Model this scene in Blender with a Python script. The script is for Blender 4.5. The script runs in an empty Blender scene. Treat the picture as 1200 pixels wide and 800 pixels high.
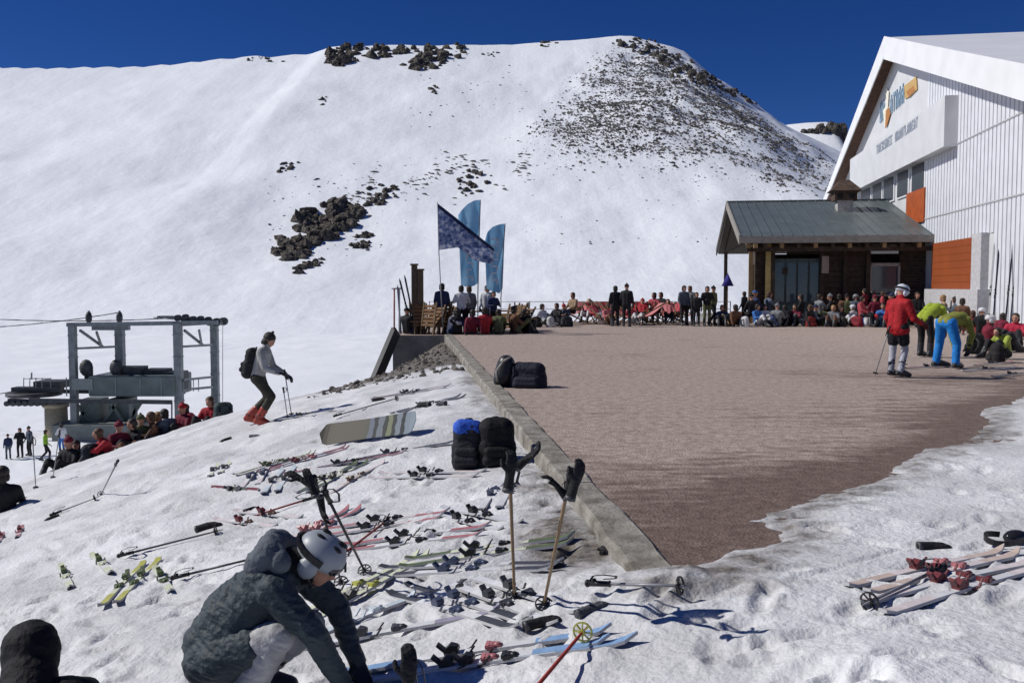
import bpy, bmesh, math, random
import numpy as np
from mathutils import Vector, Matrix, noise as mnoise
random.seed(7); rng = np.random.default_rng(7)
S = bpy.context.scene
COL = S.collection
R = math.radians
F = 1100.0; PITCH = math.atan(64/1100.0); EYE = 1.65
fw = Vector((0, math.cos(PITCH), -math.sin(PITCH))); upv = Vector((0, math.sin(PITCH), math.cos(PITCH)))
def ray(px, py):
    return fw + Vector((1, 0, 0))*((px-600)/F) + upv*(-(py-400)/F)
def at(px, py, Y):
    r = ray(px, py); t = Y/r.y
    return Vector((0, 0, EYE)) + r*t
def at_z(px, py, z=0.0):
    r = ray(px, py); t = (z-EYE)/r.z
    return Vector((0, 0, EYE)) + r*t

# ------------------------------------------------------------------ materials
MATS = {}
def mat(name, col, rough=.7, var=.15, scale=8.0, bump=0.0, bscale=40.0, metal=0.0, spec=.4, col2=None, detail=4, coat=0):
    if name in MATS: return MATS[name]
    m = bpy.data.materials.new(name); m.use_nodes = True
    nt = m.node_tree; b = nt.nodes['Principled BSDF']
    b.inputs['Roughness'].default_value = rough; b.inputs['Metallic'].default_value = metal
    b.inputs['Specular IOR Level'].default_value = spec
    if coat: b.inputs['Coat Weight'].default_value = coat
    tc = nt.nodes.new('ShaderNodeTexCoord')
    n = nt.nodes.new('ShaderNodeTexNoise'); n.inputs['Scale'].default_value = scale; n.inputs['Detail'].default_value = detail
    nt.links.new(tc.outputs['Object'], n.inputs['Vector'])
    r = nt.nodes.new('ShaderNodeValToRGB'); r.color_ramp.elements[0].position = .32; r.color_ramp.elements[1].position = .68
    c2 = col2 or tuple(min(1, c*(1+var)) for c in col); c1 = tuple(c*(1-var) for c in col) if not col2 else col
    r.color_ramp.elements[0].color = (*c1, 1); r.color_ramp.elements[1].color = (*c2, 1)
    nt.links.new(n.outputs['Fac'], r.inputs['Fac']); nt.links.new(r.outputs['Color'], b.inputs['Base Color'])
    if bump:
        n2 = nt.nodes.new('ShaderNodeTexNoise'); n2.inputs['Scale'].default_value = bscale; n2.inputs['Detail'].default_value = 5
        nt.links.new(tc.outputs['Object'], n2.inputs['Vector'])
        bp = nt.nodes.new('ShaderNodeBump'); bp.inputs['Strength'].default_value = bump; bp.inputs['Distance'].default_value = .02
        nt.links.new(n2.outputs['Fac'], bp.inputs['Height']); nt.links.new(bp.outputs['Normal'], b.inputs['Normal'])
    MATS[name] = m
    return m
def cloth(name, col, **k): return mat(name, col, rough=.75, var=.22, scale=6, bump=.6, bscale=30, spec=.25, **k)
def plain(name, col, rough=.45, **k): return mat(name, col, rough=rough, var=.12, scale=12, bump=.1, bscale=60, **k)

# ------------------------------------------------------------------ mesh builder
class MB:
    def __init__(s): s.v = []; s.f = []; s.m = []; s.sm = []
    def add(s, vs, fs, m=0, smooth=False):
        o = len(s.v); s.v += [tuple(v) for v in vs]
        for f in fs: s.f.append([i+o for i in f]); s.m.append(m); s.sm.append(smooth)
        return s
    def box(s, c, size, M=None, m=0):
        x, y, z = [a/2 for a in size]
        vs = [Vector((sx*x, sy*y, sz*z)) for sx in (-1, 1) for sy in (-1, 1) for sz in (-1, 1)]
        if M is not None: vs = [M @ v for v in vs]
        vs = [v+Vector(c) for v in vs]
        return s.add(vs, [(0, 1, 3, 2), (4, 6, 7, 5), (0, 4, 5, 1), (2, 3, 7, 6), (0, 2, 6, 4), (1, 5, 7, 3)], m)
    def bar(s, p, q, w, h, m=0, up=(0, 0, 1)):
        p = Vector(p); q = Vector(q); d = q-p; L = d.length; y = d/L
        upx = Vector(up)
        if abs(y.dot(upx)) > .98: upx = Vector((1, 0, 0))
        x = y.cross(upx).normalized(); z = x.cross(y)
        M = Matrix((x, y, z)).transposed()
        return s.box((p+q)/2, (w, L, h), M, m)
    def tube(s, p, q, r1, r2=None, n=8, m=0, smooth=True):
        r2 = r1 if r2 is None else r2
        p = Vector(p); q = Vector(q); y = (q-p).normalized()
        a = Vector((0, 0, 1)) if abs(y.z) < .9 else Vector((1, 0, 0))
        x = y.cross(a).normalized(); z = x.cross(y)
        vs = []
        for c, r in ((p, r1), (q, r2)):
            for i in range(n):
                t = 2*math.pi*i/n; vs.append(c+x*(r*math.cos(t))+z*(r*math.sin(t)))
        fs = [(i, (i+1) % n, n+(i+1) % n, n+i) for i in range(n)]
        s.add(vs, fs, m, smooth)
        o = len(s.v)-2*n
        s.f.append([o+i for i in range(n)][::-1]); s.m.append(m); s.sm.append(False)
        s.f.append([o+n+i for i in range(n)]); s.m.append(m); s.sm.append(False)
        return s
    def path(s, pts, r, n=6, m=0):
        for a, b in zip(pts[:-1], pts[1:]): s.tube(a, b, r, r, n, m)
        return s
    def ball(s, c, rad, n=10, M=None, m=0, zmin=None):
        rad = (rad,)*3 if isinstance(rad, (int, float)) else rad
        c = Vector(c); vs = []; rings = n//2+1
        for i in range(rings+1):
            ph = math.pi*i/rings
            for j in range(n):
                th = 2*math.pi*j/n
                v = Vector((rad[0]*math.sin(ph)*math.cos(th), rad[1]*math.sin(ph)*math.sin(th), rad[2]*math.cos(ph)))
                if zmin is not None and v.z < zmin: v.z = zmin
                if M is not None: v = M @ v
                vs.append(v+c)
        fs = [(i*n+j, (i+1)*n+j, (i+1)*n+(j+1) % n, i*n+(j+1) % n) for i in range(rings) for j in range(n)]
        return s.add(vs, fs, m, True)
    def prism(s, pts, vec, m=0):
        n = len(pts); vec = Vector(vec); a = [Vector(p) for p in pts]; b = [p+vec for p in a]
        return s.add(a+b, [tuple(range(n))[::-1], tuple(range(n, 2*n))]+[(i, (i+1) % n, n+(i+1) % n, n+i) for i in range(n)], m)
    def build(s, name, mats, parent=None, loc=None):
        me = bpy.data.meshes.new(name); me.from_pydata(s.v, [], s.f)
        if not isinstance(mats, (list, tuple)): mats = [mats]
        for m in mats: me.materials.append(m)
        me.polygons.foreach_set('material_index', s.m); me.polygons.foreach_set('use_smooth', s.sm)
        bm = bmesh.new(); bm.from_mesh(me); bmesh.ops.remove_doubles(bm, verts=bm.verts, dist=1e-6)
        bmesh.ops.recalc_face_normals(bm, faces=bm.faces); bm.to_mesh(me); bm.free()
        o = bpy.data.objects.new(name, me); COL.objects.link(o)
        if parent is not None: o.parent = parent
        if loc is not None: o.location = loc
        return o
def bevel(o, w=.01, seg=2):
    b = o.modifiers.new('bevel', 'BEVEL'); b.width = w; b.segments = seg; b.limit_method = 'ANGLE'; b.angle_limit = R(40); return o
def tag(o, label=None, cat=None, group=None, kind=None):
    if label: o['label'] = label
    if cat: o['category'] = cat
    if group: o['group'] = group
    if kind: o['kind'] = kind
    return o
def empty(name, loc=(0, 0, 0), rz=0.0, label=None, cat=None, group=None):
    o = bpy.data.objects.new(name, None); COL.objects.link(o); o.location = loc; o.rotation_euler = (0, 0, rz)
    o.empty_display_size = .1
    return tag(o, label, cat, group)
def copy_tree(o, parent=None):
    c = o.copy(); COL.objects.link(c)
    if parent is not None: c.parent = parent
    for ch in list(o.children): copy_tree(ch, c)
    return c

# ------------------------------------------------------------------ noise
_tab = rng.random((256, 256))
def vnoise(x, y, seed=0):
    x = np.asarray(x, float)+seed*17.31; y = np.asarray(y, float)+seed*9.77
    xi = np.floor(x).astype(int); yi = np.floor(y).astype(int); xf = x-xi; yf = y-yi
    u = xf*xf*xf*(xf*(xf*6-15)+10); v = yf*yf*yf*(yf*(yf*6-15)+10)
    a = _tab[xi & 255, yi & 255]; b = _tab[(xi+1) & 255, yi & 255]; c = _tab[xi & 255, (yi+1) & 255]; d = _tab[(xi+1) & 255, (yi+1) & 255]
    return (a*(1-u)+b*u)*(1-v)+(c*(1-u)+d*u)*v-.5
def fbm(x, y, oct=4, seed=0):
    s = 0; a = 1.0
    for i in range(oct): s = s+a*vnoise(x*2**i, y*2**i, seed+i*3); a *= .5
    return s
def sstep(t): t = np.clip(t, 0, 1); return t*t*(3-2*t)

# ------------------------------------------------------------------ the land
SIL = [(-900, 150), (-500, 105), (-200, 84), (0, 77), (60, 78), (150, 77), (220, 73), (290, 66), (340, 65), (370, 62), (390, 55), (440, 52), (545, 52), (600, 53), (640, 49), (690, 44), (740, 43),
       (775, 50), (800, 60), (820, 77), (850, 98), (880, 118), (900, 136), (930, 153), (950, 162), (985, 188), (1020, 218), (1100, 262), (1200, 290), (1500, 300), (2200, 300)]
YR, YB = 520.0, 190.0
SX = np.array([(p[0]-600)/F*YR for p in SIL]); SZ = np.array([at(p[0], p[1], YR).z for p in SIL])
EDGE = [(806, 676), (838, 692), (862, 664), (935, 632), (918, 606), (985, 585), (1060, 556), (1088, 532), (1150, 510), (1168, 482), (1205, 468), (1330, 436)]
EDGE_W = [at_z(x, y) for x, y in EDGE]
SNOWPOLY = [(p.x, p.y) for p in EDGE_W]+[(60, 14), (60, -60), (-60, -60), (-60, 4.2), (.88, 5.0)]
def in_poly(X, Y, poly):
    ins = np.zeros(np.shape(X), bool); n = len(poly)
    for i in range(n):
        (x1, y1), (x2, y2) = poly[i], poly[(i+1) % n]
        c = ((y1 > Y) != (y2 > Y)) & (X < (x2-x1)*(Y-y1)/((y2-y1) if y2 != y1 else 1e-9)+x1)
        ins ^= c
    return ins
def dist_line(X, Y, pts):
    D = np.full(np.shape(X), 1e9)
    for (x1, y1), (x2, y2) in zip(pts[:-1], pts[1:]):
        dx, dy = x2-x1, y2-y1; t = np.clip(((X-x1)*dx+(Y-y1)*dy)/(dx*dx+dy*dy), 0, 1)
        D = np.minimum(D, np.hypot(X-x1-t*dx, Y-y1-t*dy))
    return D
BND = [(.88, 5.0)]+[(p.x, p.y) for p in EDGE_W]
def kerb_x(Y): return 1.29-.1125*Y
def T(X, Y, fine=True):
    X = np.asarray(X, float); Y = np.asarray(Y, float)
    d = kerb_x(Y)-X
    dp = np.maximum(d, 0)
    A = -.09-.16*dp-.0105*dp**2
    inside = in_poly(X, Y, SNOWPOLY); ds = dist_line(X, Y, BND)
    right = np.where(inside, np.minimum(.13, .05*ds)+.012, -np.minimum(.35, .16*ds))
    w = sstep((d+.7)/1.0)
    near = w*A+(1-w)*right
    near = near+.085*np.exp(-((X-.86)**2+(Y-5.08)**2)/.10)
    drop = np.maximum(.012*np.maximum(Y-19, 0)**2*sstep((d+.6)/4.2), .012*np.maximum(Y-45, 0)**2)
    b = near-drop
    b = (b-8)/2+np.sqrt(((b+8)/2)**2+.25)
    t = np.maximum((Y-YB)/(YR-YB), 0)
    zr = np.interp(X, SX, SZ)
    Sx = np.where(t < 1, t**1.18, 1-.5*(t-1))
    hm = sstep(t*6)*np.where(t < 1, 1, 1)
    h = (zr+8)*Sx
    h = h+hm*(1-.6*sstep((t-.7)*4))*(4.5*fbm(X/85, Y/85, 3, 5)+1.1*fbm(X/22, Y/30, 3, 9))
    kn = sstep(1.6-np.hypot((X-85)/75, (Y-430)/95)*1.2)
    h = h+kn*sstep(t*6)*(2.6*fbm(X/14, Y/14, 4, 21))
    z = np.maximum(b, -8)+h
    if fine:
        g = 1-sstep((Y-60)/60)
        rough = .085*fbm(X/2.2, Y/2.2, 3, 2)+.046*fbm(X/.55, Y/.55, 3, 4)+.017*fbm(X/.16, Y/.16, 2, 8)
        z = z+g*rough*(.55+.45*sstep(d+.5))+(1-g)*.35*fbm(X/9, Y/9, 3, 31)
    return z
def Ts(x, y): return float(T(np.array([x]), np.array([y]))[0])
_tt = np.geomspace(2.0, 900, 3500)
def ground(px, py):
    r = ray(px, py)
    X = r.x*_tt; Y = r.y*_tt; Z = EYE+r.z*_tt
    g = T(X, Y, True); k = np.nonzero(Z < g)[0]
    if len(k) == 0: return Vector((r.x*200, r.y*200, -8))
    i = k[0]
    return Vector((X[i], Y[i], g[i]))
def gnormal(x, y, e=.35):
    zx = (T(np.array([x+e, x-e]), np.array([y, y]), False)); zy = (T(np.array([x, x]), np.array([y+e, y-e]), False))
    return Vector((-(zx[0]-zx[1])/(2*e), -(zy[0]-zy[1])/(2*e), 1)).normalized()

def snow_material(name, far=False):
    m = bpy.data.materials.new(name); m.use_nodes = True; nt = m.node_tree; b = nt.nodes['Principled BSDF']
    L = nt.links.new; N = nt.nodes.new
    b.inputs['Roughness'].default_value = .55; b.inputs['Specular IOR Level'].default_value = .25
    geo = N('ShaderNodeNewGeometry')
    def nz(sc, det=5):
        n = N('ShaderNodeTexNoise'); n.inputs['Scale'].default_value = sc; n.inputs['Detail'].default_value = det; L(geo.outputs['Position'], n.inputs['Vector']); return n
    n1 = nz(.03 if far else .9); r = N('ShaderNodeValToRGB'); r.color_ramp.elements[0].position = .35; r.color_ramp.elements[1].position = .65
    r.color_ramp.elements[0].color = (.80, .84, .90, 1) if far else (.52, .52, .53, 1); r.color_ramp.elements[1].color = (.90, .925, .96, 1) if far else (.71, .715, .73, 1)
    L(n1.outputs['Fac'], r.inputs['Fac'])
    at_ = N('ShaderNodeAttribute'); at_.attribute_name = 'dirt'
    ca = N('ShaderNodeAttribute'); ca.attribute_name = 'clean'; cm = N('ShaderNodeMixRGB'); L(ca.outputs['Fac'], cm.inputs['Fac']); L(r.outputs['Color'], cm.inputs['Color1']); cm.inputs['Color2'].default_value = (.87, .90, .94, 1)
    n3 = nz(6.0); ad = N('ShaderNodeMath'); ad.operation = 'ADD'; L(at_.outputs['Fac'], ad.inputs[0])
    mu = N('ShaderNodeMath'); mu.operation = 'MULTIPLY_ADD'; mu.inputs[1].default_value = .9; mu.inputs[2].default_value = -.45; L(n3.outputs['Fac'], mu.inputs[0]); L(mu.outputs[0], ad.inputs[1])
    r3 = N('ShaderNodeValToRGB'); r3.color_ramp.elements[0].position = .3; r3.color_ramp.elements[1].position = .75; L(ad.outputs[0], r3.inputs['Fac'])
    n4 = nz(18.0); r4 = N('ShaderNodeValToRGB'); r4.color_ramp.elements[0].color = (.07, .06, .05, 1); r4.color_ramp.elements[1].color = (.24, .215, .185, 1); r4.color_ramp.elements[0].position = .3; r4.color_ramp.elements[1].position = .7
    L(n4.outputs['Fac'], r4.inputs['Fac'])
    mx = N('ShaderNodeMixRGB'); L(r3.outputs['Color'], mx.inputs['Fac']); L(cm.outputs['Color'], mx.inputs['Color1']); L(r4.outputs['Color'], mx.inputs['Color2'])
    L(mx.outputs['Color'], b.inputs['Base Color'])
    n2 = nz(.35 if far else 26.0, 6); bp = N('ShaderNodeBump'); bp.inputs['Strength'].default_value = .2 if far else .6; bp.inputs['Distance'].default_value = 1.2 if far else .03
    L(n2.outputs['Fac'], bp.inputs['Height']); L(bp.outputs['Normal'], b.inputs['Normal'])
    if far:
        mp = N('ShaderNodeMapping'); mp.inputs['Scale'].default_value = (.30, .022, .05); mp.inputs['Rotation'].default_value = (0, 0, .35); L(geo.outputs['Position'], mp.inputs['Vector'])
        n5 = N('ShaderNodeTexNoise'); n5.inputs['Scale'].default_value = 1; n5.inputs['Detail'].default_value = 4; L(mp.outputs[0], n5.inputs['Vector'])
        b5 = N('ShaderNodeBump'); b5.inputs['Strength'].default_value = .09; b5.inputs['Distance'].default_value = 1.5; L(n5.outputs['Fac'], b5.inputs['Height']); L(bp.outputs['Normal'], b5.inputs['Normal']); L(b5.outputs['Normal'], b.inputs['Normal'])
    return m

def build_land():
    az = list(np.arange(-36, 36.01, .2))
    az = np.radians(np.array(az+list(np.arange(42, 324, 6.0))))
    rs = [0.6]
    while rs[-1] < 30: rs.append(rs[-1]*1.0062+.0015)
    while rs[-1] < 1300: rs.append(rs[-1]*1.0095)
    rs = np.array(rs); na, nr = len(az), len(rs)
    RR, AA = np.meshgrid(rs, az, indexing='ij')
    X = RR*np.sin(AA); Y = RR*np.cos(AA)
    x = X.ravel(); y = Y.ravel()
    z = T(x, y)
    # footprints, scuffs and old ski tracks
    g = np.random.default_rng(3)
    near = (np.hypot(x, y) < 30)
    idx = np.nonzero(near)[0]; xn = x[idx]; yn = y[idx]; dz = np.zeros(len(idx))
    order = np.argsort(yn); ys = yn[order]
    def stamp(cx, cy, a, l, w, dep, rim):
        lo, hi = np.searchsorted(ys, [cy-l*2, cy+l*2]); k = order[lo:hi]
        k = k[np.abs(xn[k]-cx) < l*2]
        if len(k) == 0: return
        u = (xn[k]-cx)*math.cos(a)+(yn[k]-cy)*math.sin(a); v = -(xn[k]-cx)*math.sin(a)+(yn[k]-cy)*math.cos(a)
        q = (u/l)**2+(v/w)**2
        dz[k] += -dep*np.exp(-q*1.6)+rim*np.exp(-((np.sqrt(q)-1.25)/.35)**2)
    for i in range(1900):
        cy = 2.6+g.random()**1.4*20; cx = (g.random()-.62)*(1.3*cy+4)
        if kerb_x(cy)-cx < .1 and cy > 5: 
            if not in_poly(np.array([cx]), np.array([cy]), SNOWPOLY)[0]: continue
            if g.random() < .45: continue
        stamp(cx, cy, g.normal(.3, 1.0), .10+.09*g.random(), .05+.03*g.random(), .015+.035*g.random(), .012*g.random()+.004)
    for i in range(26):
        x0 = g.uniform(-7, 5); y0 = g.uniform(3, 14); a = g.uniform(-.2, .9); Lk = g.uniform(1, 3.5); c = g.normal(0, .08)
        for k in range(int(Lk/.09)):
            s_ = k*.09; stamp(x0+s_*math.cos(a+c*s_), y0+s_*math.sin(a+c*s_), a+c*s_, .09, .035, .014, .003)
    z[idx] += dz
    # no print may lift the snow through the paving
    d = kerb_x(y)-x
    dirt = np.zeros(len(x))+.15+.25*vnoise(x/1.7, y/1.7, 77)
    dirt += 1.15*sstep((y-19.5)/4)*sstep((d+1)/1)*sstep((4.3-d)/2.2)*sstep((36-y)/2)
    dirt += .36*sstep(1-np.abs(d-.15)/.6)*sstep((y-5.2)/1.0)*sstep((21-y)/4)*(.55+1.1*vnoise(y/1.3, y*0, 5)+.25)
    dirt += .3*np.exp(-(np.hypot((x-.35)/.45, (y-6.6)/1.3))**2)
    bd = dist_line(x, y, BND); dirt += np.where(d < .2, .42*np.exp(-(bd/.35)**2), 0)
    dirt = np.where(y > 45, 0, dirt)*(1-sstep((np.hypot(x, y)-26)/14))+np.where((y > 19) & (y < 36) & (d > -1) & (d < 4.5), .4, 0)*sstep((np.hypot(x, y)-24)/3)
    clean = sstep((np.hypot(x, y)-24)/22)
    v = np.stack([x, y, z], 1)
    I = np.arange(nr-1)[:, None]*na; J = np.arange(na)[None, :]; J2 = (J+1) % na
    q = np.stack([I+J, I+J2, I+na+J2, I+na+J], -1).reshape(-1, 4)
    rad = np.repeat(rs[:-1], na)
    front = np.tile(np.cos(az) > .3, nr-1)
    far = (rad > 150) & front
    def mk(name, quads, material, lab):
        u, inv = np.unique(quads.ravel(), return_inverse=True)
        me = bpy.data.meshes.new(name); me.vertices.add(len(u)); me.vertices.foreach_set('co', v[u].ravel())
        me.loops.add(len(inv)); me.loops.foreach_set('vertex_index', inv.astype(np.int32))
        me.polygons.add(len(quads)); me.polygons.foreach_set('loop_start', np.arange(0, len(inv), 4, dtype=np.int32)); me.polygons.foreach_set('loop_total', np.full(len(quads), 4, np.int32))
        me.polygons.foreach_set('use_smooth', np.ones(len(quads), bool))
        me.update(calc_edges=True); me.validate()
        a = me.attributes.new('dirt', 'FLOAT', 'POINT'); a.data.foreach_set('value', np.clip(dirt[u], 0, 1.2).astype(np.float32))
        a = me.attributes.new('clean', 'FLOAT', 'POINT'); a.data.foreach_set('value', clean[u].astype(np.float32))
        me.materials.append(material)
        o = bpy.data.objects.new(name, me); COL.objects.link(o); return tag(o, lab, None, None, 'structure')
    c0 = MB()
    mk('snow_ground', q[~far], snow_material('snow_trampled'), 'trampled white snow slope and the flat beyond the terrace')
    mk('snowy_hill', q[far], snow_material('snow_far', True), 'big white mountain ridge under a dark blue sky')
# ------------------------------------------------------------------ terrace
def terrace():
    m = bpy.data.materials.new('paving'); m.use_nodes = True; nt = m.node_tree; b = nt.nodes['Principled BSDF']; L = nt.links.new; N = nt.nodes.new
    geo = N('ShaderNodeNewGeometry')
    def nz(sc, det=4, stretch=None):
        n = N('ShaderNodeTexNoise'); n.inputs['Scale'].default_value = sc; n.inputs['Detail'].default_value = det
        if stretch:
            mp = N('ShaderNodeMapping'); mp.inputs['Scale'].default_value = stretch; L(geo.outputs['Position'], mp.inputs['Vector']); L(mp.outputs[0], n.inputs['Vector'])
        else: L(geo.outputs['Position'], n.inputs['Vector'])
        return n
    def ramp(src, p0, p1, c0, c1):
        r = N('ShaderNodeValToRGB'); r.color_ramp.elements[0].position = p0; r.color_ramp.elements[1].position = p1
        r.color_ramp.elements[0].color = (*c0, 1); r.color_ramp.elements[1].color = (*c1, 1); L(src, r.inputs['Fac']); return r
    a = ramp(nz(9, 6).outputs['Fac'], .34, .66, (.315, .258, .225), (.485, .412, .365))
    g = ramp(nz(70, 2).outputs['Fac'], .35, .7, (.55, .5, .5), (1.3, 1.28, 1.25))
    m1 = N('ShaderNodeMixRGB'); m1.blend_type = 'MULTIPLY'; m1.inputs['Fac'].default_value = .8; L(a.outputs[0], m1.inputs['Color1']); L(g.outputs[0], m1.inputs['Color2'])
    wt = N('ShaderNodeAttribute'); wt.attribute_name = 'wet'
    n2 = nz(2.4, 10, (.5, 2.0, 1)); ma = N('ShaderNodeMath'); ma.operation = 'MULTIPLY_ADD'; ma.inputs[1].default_value = 2.4; ma.inputs[2].default_value = -1.2; L(n2.outputs['Fac'], ma.inputs[0])
    ad = N('ShaderNodeMath'); ad.operation = 'ADD'; L(wt.outputs['Fac'], ad.inputs[0]); L(ma.outputs[0], ad.inputs[1])
    wr = ramp(ad.outputs[0], .25, .95, (0, 0, 0), (1, 1, 1))
    m2 = N('ShaderNodeMixRGB'); m2.blend_type = 'MULTIPLY'; L(wr.outputs[0], m2.inputs['Fac']); L(m1.outputs[0], m2.inputs['Color1']); m2.inputs['Color2'].default_value = (.45, .395, .36, 1)
    L(m2.outputs[0], b.inputs['Base Color'])
    rr = N('ShaderNodeMapRange'); rr.inputs['To Min'].default_value = .9; rr.inputs['To Max'].default_value = .62; L(wr.outputs[0], rr.inputs['Value']); L(rr.outputs[0], b.inputs['Roughness'])
    b.inputs['Specular IOR Level'].default_value = .3
    bp = N('ShaderNodeBump'); bp.inputs['Strength'].default_value = .7; bp.inputs['Distance'].default_value = .02; L(nz(45, 5).outputs['Fac'], bp.inputs['Height']); L(bp.outputs[0], b.inputs['Normal'])
    conc = mat('terrace_concrete', (.16, .155, .145), .9, scale=3, bump=.5, bscale=14, col2=(.25, .24, .22), detail=8)
    # solid body with walls
    def kx(Y): return 1.29-.1125*Y
    P = [(kx(5.2)+.1, 5.2), (62, 5.2), (62, 60), (12, 60), (11, 45), (-4.05, 45), (-4.05, 31.8), (kx(31.8)+.02, 31.8)]
    MB().prism([(x, y, -9) for x, y in P], (0, 0, 8.985)).build('terrace_wall', conc)
    tag(bpy.data.objects['terrace_wall'], 'rough grey concrete retaining wall under the terrace end', None, None, 'structure')
    # paving sheet
    ys = np.arange(5.2, 45.01, .2); js = np.concatenate([np.arange(0, 16, .2), np.arange(16, 60.1, 1.0)])
    YY, JJ = np.meshgrid(ys, js, indexing='ij'); XX = kx(YY)+.262+JJ
    wet = 0; bd = dist_line(XX, YY, BND)
    wet = 1.0*np.exp(-(bd/.6)**1.5)+.5*np.exp(-(bd/1.9)**2)
    wet += .5*np.exp(-((JJ-.8)/1.4)**2)*sstep((9.5-YY)/3.5)+.12*sstep((9.0-YY)/3)+.42*fbm(XX/2.6, YY/2.0, 4, 61)
    wet += .5*np.exp(-(((XX-7.6)/2.2)**2+((YY-17.5)/1.6)**2))
    ZZ = .010*fbm(XX/1.1, YY/1.1, 3, 3)+.006
    vs = np.stack([XX, YY, ZZ], -1).reshape(-1, 3); nj = len(js)
    I = np.arange(len(ys)-1)[:, None]*nj; J = np.arange(nj-1)[None, :]
    q = np.stack([I+J, I+J+1, I+nj+J+1, I+nj+J], -1).reshape(-1, 4)
    me = bpy.data.meshes.new('terrace_paving'); me.from_pydata(vs.tolist(), [], q.tolist())
    me.polygons.foreach_set('use_smooth', np.ones(len(q), bool))
    at_ = me.attributes.new('wet', 'FLOAT', 'POINT'); at_.data.foreach_set('value', wet.ravel().astype(np.float32)); me.materials.append(m)
    o = bpy.data.objects.new('terrace_paving', me); COL.objects.link(o); tag(o, 'flat reddish brown terrace, wet where the snow melts', None, None, 'structure')
    MB().add([(-4.05, 31.82, .004), (kx(31.82)+.25, 31.82, .004), (kx(45)+.25, 45, .004), (-4.05, 45, .004)], [(0, 1, 2, 3)]).build('terrace_floor', m)
    tag(bpy.data.objects['terrace_floor'], 'far corner of the paved terrace', None, None, 'structure')
    # kerb: worn concrete strip, cast in lengths
    kc = mat('kerb_concrete', (.13, .115, .095), .92, scale=4, bump=.9, bscale=20, col2=(.34, .32, .28), detail=9)
    k = MB(); y = 5.08
    while y < 31.8:
        y2 = min(y+2.6, 31.82); n = 14
        prof = [(-.005, -.5), (-.005, .02), (.02, .04), (.235, .04), (.26, .025), (.26, -.02)]
        vs = []; 
        for i in range(n+1):
            yy = y+.012+(y2-y-.024)*i/n
            for (px, pz) in prof:
                j = .026*float(fbm(yy*3+px*7, pz*9+2, 3, 6))
                vs.append((kx(yy)+px+j, yy, pz+(.02*float(fbm(yy*2.2, px*8, 3, 11)) if pz > 0 else 0)))
        c = len(prof); fs = [(i*c+j, i*c+j+1, (i+1)*c+j+1, (i+1)*c+j) for i in range(n) for j in range(c-1)]
        fs += [tuple(range(c)), tuple(range(n*c, n*c+c))[::-1]]
        k.add(vs, fs); y = y2
    tag(k.build('kerb', kc), 'worn pale concrete kerb along the terrace edge', None, None, 'structure')
    # dirt heap stones against the wall
    g = np.random.default_rng(5); items = []
    for i in range(900):
        x = g.uniform(-4.4, -.3); y = g.uniform(19.5, 31.7); d = kerb_x(y)-x
        if d < .05 or d > 4.2: continue
        s = .015+.055*g.random()**2.5
        items.append((x, y, Ts(x, y)+s*.2, s*1.3, s, s*.8, g.random()*6))
    tag(rock_cluster('rubble', items, mat('stone', (.07, .06, .052), .9, scale=5, bump=.4, col2=(.20, .18, .155))), 'loose stones on the dirt slope below the terrace wall', None, None, 'stuff')

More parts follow.
